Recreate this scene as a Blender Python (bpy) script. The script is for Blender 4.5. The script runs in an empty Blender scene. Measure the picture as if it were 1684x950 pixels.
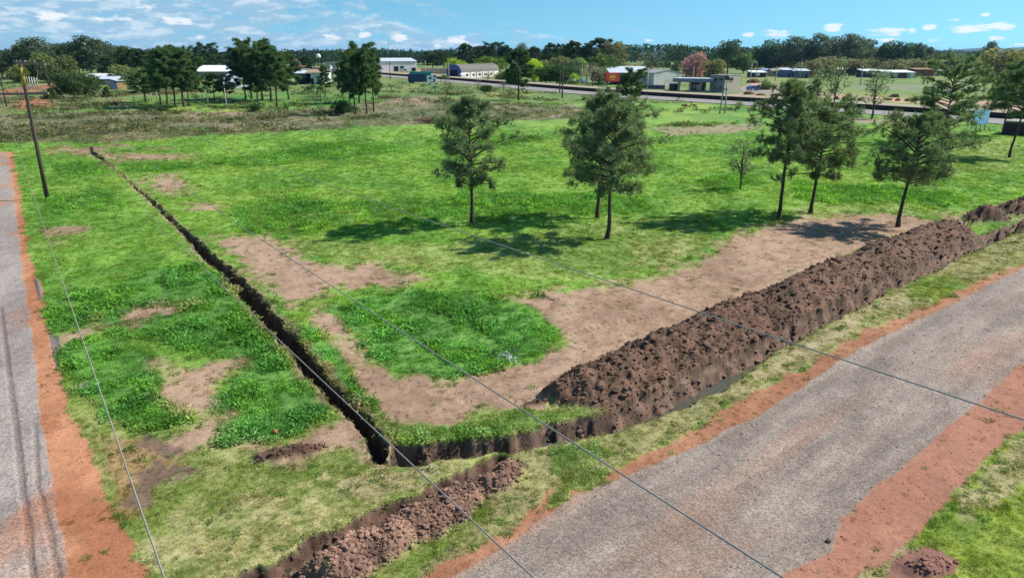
import bpy, bmesh, math, random
import numpy as np
from mathutils import Vector, Matrix
R = math.radians
sc = bpy.context.scene
col = sc.collection
random.seed(7)
rng = np.random.default_rng(11)

# ------------------------------------------------------------------ camera
F, CH, HY = 1188.0, 12.0, 88.0            # focal length and horizon in photo pixels, camera height in metres
PITCH = math.atan((475 - HY) / F)
CP, SP = math.cos(PITCH), math.sin(PITCH)
cam = bpy.data.cameras.new("camera")
cam.sensor_width = 36.0
cam.lens = 36.0 * F / 1684.0
cam.clip_start, cam.clip_end = 0.1, 60000
cam_o = bpy.data.objects.new("camera", cam)
cam_o.location = (0, 0, CH)
cam_o.rotation_euler = (R(90) - PITCH, 0, 0)
col.objects.link(cam_o)
sc.camera = cam_o

# ------------------------------------------------------------------ sky and sun
SUN_EL, SUN_AZ = 43.0, 75.0               # azimuth clockwise from +Y
world = bpy.data.worlds.new("World")
sc.world = world
world.use_nodes = True
WN, WL = world.node_tree.nodes, world.node_tree.links
WN.clear()
def wn(t, **k):
    n = WN.new(t)
    for a, b in k.items(): setattr(n, a, b)
    return n
def wm(op, a, b=None, c=None, clamp=False):
    n = wn('ShaderNodeMath', operation=op, use_clamp=clamp)
    for i, v in enumerate((a, b, c)):
        if v is None: continue
        if isinstance(v, (int, float)): n.inputs[i].default_value = v
        else: WL.new(v, n.inputs[i])
    return n.outputs[0]
w_out = wn('ShaderNodeOutputWorld'); w_bg = wn('ShaderNodeBackground'); WL.new(w_bg.outputs[0], w_out.inputs[0])
w_bg.inputs[1].default_value = 0.062
w_tc = wn('ShaderNodeTexCoord')
w_sep = wn('ShaderNodeSeparateXYZ'); WL.new(w_tc.outputs['Generated'], w_sep.inputs[0])
sx, sy, sz = w_sep.outputs
zz = wm('MAXIMUM', sz, 0.0)
w_cmb = wn('ShaderNodeCombineXYZ'); WL.new(sx, w_cmb.inputs[0]); WL.new(sy, w_cmb.inputs[1])
WL.new(wm('ADD', wm('MULTIPLY', zz, 0.95), 0.125), w_cmb.inputs[2])
w_nrm = wn('ShaderNodeVectorMath', operation='NORMALIZE'); WL.new(w_cmb.outputs[0], w_nrm.inputs[0])
w_sky = wn('ShaderNodeTexSky', sky_type='NISHITA', sun_disc=False)
w_sky.sun_elevation = R(SUN_EL); w_sky.sun_rotation = R(SUN_AZ)
w_sky.air_density = 1.0; w_sky.dust_density = 0.3; w_sky.ozone_density = 2.0; w_sky.altitude = 100
WL.new(w_nrm.outputs[0], w_sky.inputs[0])
w_tint = wn('ShaderNodeMix', data_type='RGBA', blend_type='MULTIPLY'); w_tint.inputs['Factor'].default_value = 1
WL.new(w_sky.outputs[0], w_tint.inputs['A']); w_tint.inputs['B'].default_value = (0.94, 1.58, 1.62, 1)
# clouds: noise in azimuth / elevation, a low bank with its thickest part to the left and scattered small cumulus
az = wm('ARCTAN2', sx, sy); el = wm('ARCSINE', sz)
w_ca = wn('ShaderNodeCombineXYZ'); WL.new(wm('MULTIPLY', az, 14.0), w_ca.inputs[0]); WL.new(wm('MULTIPLY', el, 52.0), w_ca.inputs[1])
n1 = wn('ShaderNodeTexNoise'); n1.inputs['Scale'].default_value = 1.0; n1.inputs['Detail'].default_value = 7; n1.inputs['Roughness'].default_value = 0.6
WL.new(w_ca.outputs[0], n1.inputs['Vector'])
w_cb = wn('ShaderNodeCombineXYZ'); WL.new(wm('MULTIPLY', az, 34.0), w_cb.inputs[0]); WL.new(wm('MULTIPLY', el, 120.0), w_cb.inputs[1]); w_cb.inputs[2].default_value = 3.3
n2 = wn('ShaderNodeTexNoise'); n2.inputs['Scale'].default_value = 1.0; n2.inputs['Detail'].default_value = 6; n2.inputs['Roughness'].default_value = 0.6
WL.new(w_cb.outputs[0], n2.inputs['Vector'])
def wramp(x, a, b):
    n = wn('ShaderNodeMapRange', interpolation_type='SMOOTHSTEP')
    WL.new(x, n.inputs[0]); n.inputs[1].default_value = a; n.inputs[2].default_value = b
    return n.outputs[0]
cover = wm('MULTIPLY', wramp(az, 0.02, -0.42), wramp(el, 0.15, 0.045))
cover = wm('MAXIMUM', cover, wm('MULTIPLY', wramp(az, 0.30, -0.30), wramp(el, 0.05, 0.012)))
bank = wramp(wm('ADD', n1.outputs[0], wm('MULTIPLY', cover, 0.23)), 0.55, 0.70)
bank = wm('MULTIPLY', bank, wm('MULTIPLY', wramp(el, -0.01, 0.005), wramp(cover, 0.0, 0.25)))
bright = wramp(wm('ADD', n2.outputs[0], wm('MULTIPLY', n1.outputs[0], 0.3)), 0.60, 0.80)
w_ae = wn('ShaderNodeCombineXYZ'); WL.new(az, w_ae.inputs[0]); WL.new(el, w_ae.inputs[1])
cum = None
for (px, py, rx, ry) in [(1231,57,9,4),(1278,53,22,7),(1370,45,16,6),(1460,53,28,6),(1499,53,7,5),(1531,45,11,5),(1573,33,16,4),(1590,48,30,7),(1652,43,24,5),
                         (1640,64,10,4),(1528,67,14,3),(1460,66,16,3),(1068,67,9,3),(1620,25,6,3),(1425,67,12,3),(1672,75,14,3),(600,57,10,7),(657,64,12,6),(718,77,8,4),(755,65,20,6),(545,60,14,5),(85,28,20,7),(190,32,22,5),(245,10,18,7),(290,37,24,7),(330,61,8,4)]:
    a0 = math.atan((px-842)/F*1.0/ (CP + (475-py)/F*SP)); e0 = math.atan(((475-py)/F*CP - SP) / math.hypot((px-842)/F, CP+(475-py)/F*SP))
    kx, ky = F/(rx*0.95), F/(ry*0.95)
    n = wn('ShaderNodeVectorMath', operation='MULTIPLY_ADD'); WL.new(w_ae.outputs[0], n.inputs[0]); n.inputs[1].default_value = (kx, ky, 0); n.inputs[2].default_value = (-a0*kx, -e0*ky, 0)
    l = wn('ShaderNodeVectorMath', operation='LENGTH'); WL.new(n.outputs[0], l.inputs[0])
    cum = l.outputs['Value'] if cum is None else wm('MINIMUM', cum, l.outputs['Value'])
cum = wm('SUBTRACT', 1.0, wm('MULTIPLY', cum, cum))
cumm = wramp(wm('ADD', wm('MULTIPLY', wm('MAXIMUM', cum, -2.0), 0.5), wm('MULTIPLY', wm('SUBTRACT', n2.outputs[0], 0.5), 3.2)), -0.05, 0.55)
cumm = wm('MULTIPLY', cumm, wramp(cum, -1.0, 0.1))
w_cc = wn('ShaderNodeMix', data_type='RGBA'); WL.new(bright, w_cc.inputs['Factor'])
w_cc.inputs['A'].default_value = (4.3, 6.3, 8.4, 1); w_cc.inputs['B'].default_value = (9.0, 9.8, 10.6, 1)
w_m1 = wn('ShaderNodeMix', data_type='RGBA'); WL.new(wm('MULTIPLY', bank, 0.68), w_m1.inputs['Factor']); WL.new(w_tint.outputs['Result'], w_m1.inputs['A']); WL.new(w_cc.outputs['Result'], w_m1.inputs['B'])
w_m2 = wn('ShaderNodeMix', data_type='RGBA'); WL.new(wm('MULTIPLY', cumm, 0.85), w_m2.inputs['Factor']); WL.new(w_m1.outputs['Result'], w_m2.inputs['A']); w_m2.inputs['B'].default_value = (11., 11.4, 11.6, 1)
WL.new(w_m2.outputs['Result'], w_bg.inputs[0])

sun = bpy.data.lights.new("sun", 'SUN'); sun.energy = 5.0; sun.angle = R(0.53); sun.color = (1.0, 0.95, 0.87)
sun_o = bpy.data.objects.new("sun", sun)
sd = Vector((math.sin(R(SUN_AZ))*math.cos(R(SUN_EL)), math.cos(R(SUN_AZ))*math.cos(R(SUN_EL)), math.sin(R(SUN_EL))))
sun_o.rotation_euler = (-sd).to_track_quat('-Z', 'Y').to_euler(); sun_o.location = (0, 0, 60)
col.objects.link(sun_o)
sc.view_settings.view_transform = 'Standard'; sc.view_settings.look = 'None'
sc.view_settings.exposure = 0.56; sc.view_settings.gamma = 1.0; sc.view_settings.use_curve_mapping = False
sc.render.engine = 'CYCLES'
sc.cycles.max_bounces = 6; sc.cycles.transparent_max_bounces = 8; sc.cycles.volume_bounces = 0

# ------------------------------------------------------------------ helpers
def G(x, y, z=0.0):
    """place on the ground (or height z) seen at a photo pixel"""
    a = (x - 842) / F; b = -(y - 475) / F
    r1 = CP + b * SP; r2 = -SP + b * CP
    t = (z - CH) / r2
    return (a * t, r1 * t)
def at(bx, Y, z=0.0):
    return ((bx - 842) / F * (Y * CP + (CH - z) * SP), Y)
def top_h(Y, ty):
    """height of something standing at distance Y whose top is at photo row ty"""
    k = (475 - ty) / F          # yc/zc
    # yc = Y*SP + (m-CH)*CP ; zc = Y*CP - (m-CH)*SP
    return CH + Y * (k * CP - SP) / (CP + k * SP)
def lin(px): return np.array([G(*p) for p in px])
def tag(o, label=None, cat=None, group=None, kind=None):
    if label: o["label"] = label
    if cat: o["category"] = cat
    if group: o["group"] = group
    if kind: o["kind"] = kind
    return o
def empty(name, loc, rz=0.0):
    o = bpy.data.objects.new(name, None); o.location = loc; o.rotation_euler = (0, 0, rz); o.empty_display_size = 0.3
    col.objects.link(o); return o
def obj(name, me, mat=None, parent=None, smooth=False):
    if isinstance(me, bmesh.types.BMesh):
        m = bpy.data.meshes.new(name); me.to_mesh(m); me.free(); me = m
    if mat is not None and len(me.materials) == 0: me.materials.append(mat)
    if smooth: me.polygons.foreach_set('use_smooth', [True] * len(me.polygons))
    o = bpy.data.objects.new(name, me); col.objects.link(o)
    if parent is not None: o.parent = parent
    return o
def npmesh(name, V, faces, smooth=False):
    """faces: (n,k) int array with k 3 or 4"""
    V = np.asarray(V, np.float32); faces = np.asarray(faces, np.int32)
    me = bpy.data.meshes.new(name); n, k = faces.shape
    me.vertices.add(len(V)); me.vertices.foreach_set('co', V.ravel())
    me.loops.add(n * k); me.loops.foreach_set('vertex_index', faces.ravel())
    me.polygons.add(n); me.polygons.foreach_set('loop_start', np.arange(0, n * k, k, dtype=np.int32))
    if smooth: me.polygons.foreach_set('use_smooth', np.ones(n, bool))
    me.update(calc_edges=True); return me
def hsh(x, y, s):
    n = (x.astype(np.int64) * 374761393 + y.astype(np.int64) * 668265263 + s * 974711 + 12345) & 0xffffffff
    n = ((n ^ (n >> 13)) * 1274126177) & 0xffffffff
    n = ((n ^ (n >> 16)) * 2246822519) & 0xffffffff
    return ((n ^ (n >> 15)) & 0xffffff) / float(0xffffff)
def vn(x, y, s=0):
    xi = np.floor(x); yi = np.floor(y); fx = x - xi; fy = y - yi
    fx = fx * fx * (3 - 2 * fx); fy = fy * fy * (3 - 2 * fy)
    a = hsh(xi, yi, s); b = hsh(xi + 1, yi, s); c = hsh(xi, yi + 1, s); d = hsh(xi + 1, yi + 1, s)
    return (a + (b - a) * fx) * (1 - fy) + (c + (d - c) * fx) * fy
def fbm(x, y, s=0, o=4, g=0.5):
    t = 0; a = 1; w = 0
    for i in range(o):
        t = t + a * vn(x * 2**i + 17.3 * i, y * 2**i - 9.1 * i, s + i); w += a; a *= g
    return t / w                # 0..1
def ss(a, b, x):
    t = np.clip((x - a) / (b - a), 0, 1); return t * t * (3 - 2 * t)
def sdf(X, Y, poly, margin=3.0):
    """signed distance, positive inside"""
    out = np.full(X.shape, -99.0)
    lo = poly.min(0) - margin; hi = poly.max(0) + margin
    k = (X > lo[0]) & (X < hi[0]) & (Y > lo[1]) & (Y < hi[1])
    if not k.any(): return out
    x = X[k]; y = Y[k]; d = np.full(x.shape, 1e9); ins = np.zeros(x.shape, bool)
    n = len(poly)
    for i in range(n):
        ax, ay = poly[i]; bx, by = poly[(i + 1) % n]
        ex, ey = bx - ax, by - ay; L = ex * ex + ey * ey + 1e-9
        t = np.clip(((x - ax) * ex + (y - ay) * ey) / L, 0, 1)
        d = np.minimum(d, (x - ax - t * ex)**2 + (y - ay - t * ey)**2)
        c = (ay > y) != (by > y)
        ins ^= c & (x < (bx - ax) * (y - ay) / (by - ay + 1e-12) + ax)
    d = np.sqrt(d); out[k] = np.where(ins, d, -d); return out
def dline(X, Y, pl, margin=8.0):
    """distance to a polyline, side (+ left of its direction), arc length"""
    d = np.full(X.shape, 99.0); sdn = np.zeros(X.shape); ar = np.zeros(X.shape)
    lo = pl.min(0) - margin; hi = pl.max(0) + margin
    k = (X > lo[0]) & (X < hi[0]) & (Y > lo[1]) & (Y < hi[1])
    if not k.any(): return d, sdn, ar
    x = X[k]; y = Y[k]; D = np.full(x.shape, 1e9); S = np.zeros(x.shape); A = np.zeros(x.shape); acc = 0
    for i in range(len(pl) - 1):
        ax, ay = pl[i]; bx, by = pl[i + 1]; ex, ey = bx - ax, by - ay; L = math.hypot(ex, ey)
        t = np.clip(((x - ax) * ex + (y - ay) * ey) / (L * L + 1e-9), 0, 1)
        q = np.hypot(x - ax - t * ex, y - ay - t * ey); m = q < D
        D = np.where(m, q, D); S = np.where(m, np.sign(ex * (y - ay) - ey * (x - ax)), S); A = np.where(m, acc + t * L, A); acc += L
    d[k] = D; sdn[k] = S; ar[k] = A; return d, sdn, ar

# ------------------------------------------------------------------ materials
def newmat(name):
    m = bpy.data.materials.new(name); m.use_nodes = True; nt = m.node_tree
    b = nt.nodes['Principled BSDF']; b.inputs['Specular IOR Level'].default_value = 0.25
    return m, nt, b
def nd(nt, t, **k):
    n = nt.nodes.new(t)
    for a, b in k.items(): setattr(n, a, b)
    return n
def mixc(nt, f, a, b, mode='MIX'):
    n = nd(nt, 'ShaderNodeMix', data_type='RGBA', blend_type=mode)
    for s, v in (('Factor', f), ('A', a), ('B', b)):
        if isinstance(v, (int, float)): n.inputs[s].default_value = v
        elif isinstance(v, tuple): n.inputs[s].default_value = (*v[:3], 1)
        else: nt.links.new(v, n.inputs[s])
    return n.outputs['Result']
def mr(nt, x, a, b, c=0.0, d=1.0):
    n = nd(nt, 'ShaderNodeMapRange'); nt.links.new(x, n.inputs[0])
    for i, v in enumerate((a, b, c, d)): n.inputs[i + 1].default_value = v
    return n.outputs[0]
def noise(nt, scale, detail=4, rough=0.55, vec=None):
    n = nd(nt, 'ShaderNodeTexNoise'); n.inputs['Scale'].default_value = scale; n.inputs['Detail'].default_value = detail; n.inputs['Roughness'].default_value = rough
    if vec is not None: nt.links.new(vec, n.inputs['Vector'])
    return n.outputs[0]
def plain(name, c, rough=0.75, var=0.25, scale=1.5, dirt=None, metal=0.0, bump=0.0):
    m, nt, b = newmat(name)
    tc = nd(nt, 'ShaderNodeTexCoord').outputs['Object']
    n = noise(nt, scale, 6, 0.65, tc)
    o = mixc(nt, n, tuple(v * (1 - var) for v in c), tuple(min(0.9, v * (1 + var)) for v in c))
    if dirt:
        n2 = noise(nt, scale * 0.6, 8, 0.7, tc)
        o = mixc(nt, mr(nt, n2, 0.5, 0.66), o, dirt)
    nt.links.new(o, b.inputs['Base Color']); b.inputs['Roughness'].default_value = rough; b.inputs['Metallic'].default_value = metal
    if bump:
        bp = nd(nt, 'ShaderNodeBump'); bp.inputs['Strength'].default_value = bump; nt.links.new(noise(nt, scale * 6, 5, 0.6, tc), bp.inputs['Height']); nt.links.new(bp.outputs[0], b.inputs['Normal'])
    return m
def glass(name, c=(0.03, 0.04, 0.05)):
    m, nt, b = newmat(name); b.inputs['Base Color'].default_value = (*c, 1); b.inputs['Roughness'].default_value = 0.08; b.inputs['Specular IOR Level'].default_value = 0.6
    return m
def foliage(name, transl=0.35, objcol=True, inst=False, var=0.5, scale=1.1):
    m = bpy.data.materials.new(name); m.use_nodes = True; nt = m.node_tree; nt.nodes.clear()
    out = nd(nt, 'ShaderNodeOutputMaterial')
    if inst:
        a = nd(nt, 'ShaderNodeAttribute', attribute_type='INSTANCER', attribute_name='tint'); c = a.outputs['Color']
        v = nd(nt, 'ShaderNodeAttribute', attribute_name='shade').outputs['Fac']
    else:
        c = nd(nt, 'ShaderNodeObjectInfo').outputs['Color']
        v = nd(nt, 'ShaderNodeAttribute', attribute_name='shade').outputs['Fac']
    tc = nd(nt, 'ShaderNodeTexCoord').outputs['Object']
    n = noise(nt, scale, 3, 0.5, tc)
    k = nd(nt, 'ShaderNodeMath', operation='MULTIPLY'); nt.links.new(mr(nt, n, 0.25, 0.75, 1 - var, 1 + var), k.inputs[0]); nt.links.new(mr(nt, v, 0, 1, 0.6, 1.4), k.inputs[1])
    vm = nd(nt, 'ShaderNodeVectorMath', operation='SCALE'); nt.links.new(c, vm.inputs[0]); nt.links.new(k.outputs[0], vm.inputs['Scale'])
    d = nd(nt, 'ShaderNodeBsdfDiffuse'); nt.links.new(vm.outputs[0], d.inputs[0])
    t = nd(nt, 'ShaderNodeBsdfTranslucent'); nt.links.new(mixc(nt, 1.0, vm.outputs[0], (1.1, 1.15, 0.6), 'MULTIPLY'), t.inputs[0])
    mx = nd(nt, 'ShaderNodeMixShader'); mx.inputs[0].default_value = transl
    nt.links.new(d.outputs[0], mx.inputs[1]); nt.links.new(t.outputs[0], mx.inputs[2]); nt.links.new(mx.outputs[0], out.inputs[0])
    return m
# ------------------------------------------------------------------ ground: one sheet, its relief and its soil / grass colours
L_NEAR = [(141,250),(182,273),(220,307),(258,341),(296,377),(323,411),(359,450),(400,499),(440,548),(482,595),(504,620),(531,650),(562,682),(580,694),(597,721),(606,756),(636,763)]
L_FAR = [(152,248),(189,278),(221,305.5),(259,335),(301,372),(336,402),(371,434),(408,470),(452,519),(505,575),(553,634),(590,668),(610,684),(637,727)]
F_FAR = [(645,730),(695,730),(739,724),(794,716),(839,711),(889,701),(921,689),(1000,678),(1060,653),(1130,618),(1200,588),(1260,558),(1330,519),(1400,486),(1480,449),(1560,411),(1620,384),(1650,372)]
F_NEAR = [(640,766),(690,770),(740,761),(790,753),(840,746),(914,728),(1000,710),(1080,684),(1124,667),(1160,651),(1198,634),(1247,597),(1269,582),(1295,566),(1328,551),(1355,537),(1388,516),(1426,499),(1457,481),(1498,462),(1539,445),(1588,420),(1618,406),(1648,392)]
CREST = [(930,640),(962,606),(995,598),(1039,575),(1094,545),(1143,526),(1187,507),(1241,482),(1280,472),(1347,443),(1416,419),(1457,397),(1498,383),(1533,369),(1566,360),(1600,366),(1630,368)]
B_BOT = [(380,990),(490,934),(564,896),(608,874),(654,852),(709,823),(764,798),(810,773),(838,759)]
B_UP = [(340,980),(400,946),(444,926),(490,900),(553,871),(602,848),(646,826),(695,809),(747,782),(797,758),(838,748)]
B_RIGHT = [(590,985),(633,950),(701,908),(756,881),(789,856),(812,834),(850,822),(872,795),(880,766)]
B_CREST = [(470,985),(531,930),(578,908),(660,868),(715,843),(780,811),(827,783),(858,770)]
trA = np.vstack([lin(L_NEAR), lin(L_FAR[::-1])])
trF = np.vstack([lin(F_NEAR), lin(F_FAR[::-1])])
trN = np.vstack([lin([(1645,394),(1684,372),(1760,340)]), lin([(1760,332),(1684,358),(1648,371)])])
farlip = lin(F_FAR); crest = np.array([G(x, y, 0.80) for x, y in CREST])
bbot, bup, bright_, bcrest = lin(B_BOT), lin(B_UP), lin(B_RIGHT), np.array([G(x, y, 0.4) for x, y in B_CREST])
trB = np.vstack([bup, bbot[::-1]]); mdB = np.vstack([bbot, bright_[::-1]])
RDIR = np.array([0.757, 0.653]); RNRM = np.array([-0.653, 0.757])
HEAPS = [(1622,360,2.2,1.3,1.0),(1672,350,3.2,1.2,0.9),(1700,342,3.5,1.2,0.9),(1560,892,0.01,0.01,0.0),(1530,930,1.0,0.6,0.18),(262,246,3.5,1.2,0.3),(158,246,2.2,1.2,0.55),(195,243,3.0,1.2,0.5),(715,202,4.0,1.6,0.55),(915,650,0.7,0.5,0.3),(880,664,0.5,0.3,0.22),(500,745,1.3,0.5,0.22),(460,752,1.2,0.5,0.2),(1685,378,2.6,0.7,0.7),(1700,370,2.6,0.8,0.75)]

def relief(X, Y, T=None):
    """height of the terrain; T collects the masks"""
    wx = X + 0.22 * (fbm(X * 1.7, Y * 1.7, 3, 3) - 0.5) * 2; wy = Y + 0.22 * (fbm(X * 1.7, Y * 1.7, 9, 3) - 0.5) * 2
    near = ss(160, 90, Y)
    z = (fbm(X * 0.08, Y * 0.08, 21, 3) - 0.5) * 0.5 * near + (fbm(X * 0.9, Y * 0.9, 25, 4) - 0.5) * 0.10 * near
    # trenches
    a = sdf(wx, wy, trA); f = sdf(wx, wy, trF); nn = sdf(wx, wy, trN)
    dep = np.maximum(ss(-0.06, 0.24, a) * 0.95, np.where(X > 1.5, ss(-0.12, 0.55, f), ss(-0.06, 0.26, f)) * 0.80); dep = np.maximum(dep, ss(-0.06, 0.3, nn) * 0.8)
    # the second trench, its upper face sloping
    b = sdf(wx, wy, trB); db, sb, _ = dline(wx, wy, bbot); du, su, _ = dline(wx, wy, bup)
    tb = np.where(b > 0, du / (du + db + 1e-6), 0)
    fine = fbm(X * 3.1, Y * 3.1, 31, 4); ridg = np.abs(fbm(X * 1.6, Y * 1.6, 37, 4) - 0.5) * 2
    depB = np.where(b > -0.25, np.maximum(ss(-0.1, 0.5, tb * 1.0 - 0.0) * 0.70 * (b > 0), ss(-0.26, -0.06, -db) * 0.70 * (db < 0.26)), 0)
    # long bank of dug soil behind the front ditch
    d1, s1, a1 = dline(wx, wy, farlip); d2, s2, a2 = dline(wx, wy, crest)
    t = d1 / (d1 + d2 + 1e-6)
    front = (s1 > 0) & (s2 < 0)
    hm = 0.80 + 0.30 * (fbm(a2 * 0.45, a2 * 0.0 + 3, 41, 3) - 0.5)
    L = np.hypot(*np.diff(crest, axis=0).T).sum()
    ends = ss(0.0, 1.6, a2) * ss(L - 0.1, L - 2.5, a2)
    zb = np.where(front & (d2 < 5), np.clip(0.10 + 0.9 * ss(0.0, 1.0, t * 0.8 + 0.2) / 1.0, 0, 1), ss(1.5, 0.0, d2) * (s2 > 0))
    zb = np.where(front & (d2 >= 5), 0, zb)
    zb = zb * ends * hm
    zb = zb + (zb > 0.02) * ss(0, 0.25, zb) * ((fine - 0.5) * 0.34 + (0.5 - ridg) * 0.20)
    # rubble beside the second trench
    m = sdf(wx, wy, mdB) - 0.16; dc, _, ac = dline(wx, wy, bcrest)
    zr = ss(0.0, 0.55, m) * 0.42 * ss(1.4, 0.1, dc) * (0.75 + 0.5 * fbm(X * 0.9, Y * 0.9, 47, 3))
    zr = zr + (m > 0.05) * ss(0.05, 0.3, m) * ((fine - 0.5) * 0.28 + (0.5 - ridg) * 0.16)
    z = z + zb + zr - dep - depB
    hp = np.zeros_like(X)
    for (hx, hy, rx, ry, hh) in HEAPS:
        if hh <= 0: continue
        cx, cy = G(hx, hy); q = 1 - np.hypot((wx - cx) / rx, (wy - cy) / ry)
        hp = np.maximum(hp, ss(0, 0.9, q) * hh * (0.7 + 0.7 * fine))
    z = z + hp
    if T is not None:
        T.update(fm=np.where(front & (d2 < 5), ends * ss(-.05, .08, d1), 0), a=a, f=f, nn=nn, b=b, db=db, dep=np.maximum(dep, depB), zb=zb, m=m, zr=zr, hp=hp, fine=fine, ridg=ridg, d1=d1, tb=tb)
    return z

# rows follow the depth so that near ground is fine and far ground coarse
ROWS = np.concatenate([[1600, 1350, 1180, 1100, 1050], np.arange(1015, 98, -1.7), [96, 94, 92.5, 91, 90, 89.3, 88.8]])
COLS = np.concatenate([[-6000, -3500, -2200, -1500, -1100, -800, -600, -480, -390, -310, -250, -210], np.arange(-180, 1866, 1.8), [1896, 1936, 1996, 2076, 2170, 2300, 2500, 2800, 3200, 3900, 5200, 7700]])
YR = np.array([G(842, r)[1] for r in ROWS]); DEP = YR * CP + CH * SP
GX = (COLS[None, :] - 842) / F * DEP[:, None]; GY = np.repeat(YR[:, None], len(COLS), 1)
NR, NC = GX.shape
X = GX.ravel(); Y = GY.ravel()
T = {}
Z = relief(X, Y, T)

GRASS, LUSH, DRY, SCRUB, DIRT, RED, GRAV, SOIL, RUB, MUD, STRAW, FIELD, ASH = range(13)
far = np.clip(Y / 55, 0.35, 6)
w1 = (fbm(X / (1.6 * far), Y / (1.6 * far), 51, 4) - 0.5) * 2; w2 = (fbm(X / (1.6 * far), Y / (1.6 * far), 57, 4) - 0.5) * 2
WX = X + w1 * 0.75 * far; WY = Y + w2 * 1.3 * far
grain = fbm(X * 2.3, Y * 2.3, 61, 4); mid = fbm(X * 0.35 / far**0.5, Y * 0.35 / far**0.5, 63, 4); big = fbm(X * 0.06, Y * 0.06, 65, 3)
BRK = (fbm(X * 1.1, Y * 1.1, 83, 4) - 0.5) * 2
def C3(c): return np.array(c)[None, :]
def mix3(a, b, t): return a * (1 - t[:, None]) + b * t[:, None]
g_a = mix3(C3((.112, .232, .036)) * np.ones((len(X), 1)), C3((.188, .315, .052)), ss(.32, .68, mid)); g_a = mix3(g_a, C3((.085, .210, .036)), ss(.55, .75, big) * .5)
g_a = mix3(g_a, C3((.215, .290, .050)), ss(.56, .72, fbm(X * .13, Y * .13, 71, 4)) * .4)
dirtc = mix3(C3((.245, .155, .102)) * np.ones((len(X), 1)), C3((.350, .235, .162)), ss(.3, .7, mid * .6 + grain * .4))
redc = mix3(C3((.31, .125, .062)) * np.ones((len(X), 1)), C3((.43, .200, .108)), ss(.3, .7, mid))
al = X * RDIR[0] + Y * RDIR[1]; ac_ = X * RNRM[0] + Y * RNRM[1]
streak = fbm(al * 0.09, ac_ * 0.9, 77, 4); streak2 = fbm(al * 0.35, ac_ * 2.2, 79, 4)
gravc = mix3(C3((.205, .162, .135)) * np.ones((len(X), 1)), C3((.270, .218, .182)), ss(.3, .7, streak2))
gravc = mix3(gravc, C3((.30, .165, .118)), ss(.44, .66, streak) * .42)
wt = np.zeros(len(X))
for o_ in (-1.3, 0.2, 2.3, 3.8): wt = np.maximum(wt, ss(.55, .15, np.abs((X - 12.5) * RNRM[0] + (Y - 23.5) * RNRM[1] - o_ + .25 * (fbm(al * .12, al * 0, 85, 2) - .5))))
gravc = mix3(gravc, gravc * np.array([1.16, 1.13, 1.10]), wt * .8); gravc = mix3(gravc, gravc * .84, ss(.5, .7, fbm(al * .22, ac_ * 1.7, 87, 4)) * .4)
gravl = mix3(C3((.245, .205, .188)) * np.ones((len(X), 1)), C3((.325, .278, .25)), ss(.3, .7, mid))
scrubc = mix3(C3((.105, .120, .052)) * np.ones((len(X), 1)), C3((.215, .185, .120)), ss(.34, .66, mid * .7 + grain * .3))
COLR = g_a.copy(); GD = np.full(len(X), 0.9); LU = np.zeros(len(X)); SP_ = np.zeros(len(X)); RO = np.full(len(X), 0.95)
CLS = np.zeros(len(X), np.int8)
def layer(polys, c, gd, soft=0.25, amp=1.0, lush=0.0, spk=0.0, op=1.0, breakup=0.0, raw=False):
    """paint a soil or plant cover into world-space patches"""
    global COLR, GD, LU, SP_
    for p in polys:
        P = np.array([G(*q) for q in p])
        x = X if raw else X + (WX - X) * amp; y = Y if raw else Y + (WY - Y) * amp
        s = sdf(x, y, P, 4.0)
        f_ = np.clip(Y / 40, .5, 8)
        m = ss(-soft, soft, s / f_ + breakup * BRK) * (s > -50) * op
        cc = c if isinstance(c, np.ndarray) else C3(c) * np.ones((len(X), 1))
        COLR = mix3(COLR, cc, m); GD = GD * (1 - m) + gd * m; LU = LU * (1 - m) + lush * m; SP_ = SP_ * (1 - m) + spk * m
    return m
lushc = mix3(C3((.062, .150, .028)) * np.ones((len(X), 1)), C3((.125, .255, .050)), ss(.3, .7, mid * .5 + grain * .5))
dryc = mix3(C3((.185, .225, .055)) * np.ones((len(X), 1)), C3((.370, .325, .165)), ss(.32, .68, mid * .5 + grain * .5))
strawc = mix3(C3((.27, .215, .12)) * np.ones((len(X), 1)), C3((.40, .32, .20)), grain)
olivec = mix3(C3((.105, .170, .022)) * np.ones((len(X), 1)), C3((.235, .285, .050)), ss(.3, .7, mid * .5 + grain * .5))
COLR = mix3(COLR, dryc * .75 + olivec * .25, ss(27, 19.5, Y + 3 * w1) * .85)
# far country
layer([[(-900,170),(2600,170),(2600,88.7),(-900,88.7)]], (.125, .185, .050), .3, .3, .5)
layer([[(-400,240),(0,236),(60,232),(180,236),(330,224),(480,217),(640,207),(760,201),(900,197),(985,192),(965,176),(860,158),(740,152),(650,160),(560,176),(330,186),(180,183),(0,188),(-400,190)]], scrubc, .8, .5, 1.0, lush=.25, breakup=.5)
layer([[(-300,185),(0,185),(180,180),(330,172),(330,150),(180,150),(0,160),(-300,160)]], (.15, .17, .065), .6, .5, 1.0, lush=.3, breakup=.4)
layer([[(210,172),(330,178),(560,176),(640,168),(640,152),(500,150),(330,154),(210,160)]], (.085, .19, .032), .7, .4, .8, lush=.2, breakup=.3)
layer([[(20,170),(60,160),(82,165),(85,178),(40,182)],[(0,148),(90,138),(92,146),(0,160)]], (.29, .13, .07), .1, .3, .6)
layer([[(700,158),(860,152),(960,168),(900,175),(760,165)]], (.13, .20, .05), .7, .4, 1, lush=.3, breakup=.4)
layer([[(1180,158),(1340,160),(1500,170),(1700,185),(1900,200),(1900,190),(1700,172),(1560,163),(1400,155),(1250,148)]], (.33, .24, .15), .1, .3, .5)
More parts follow.
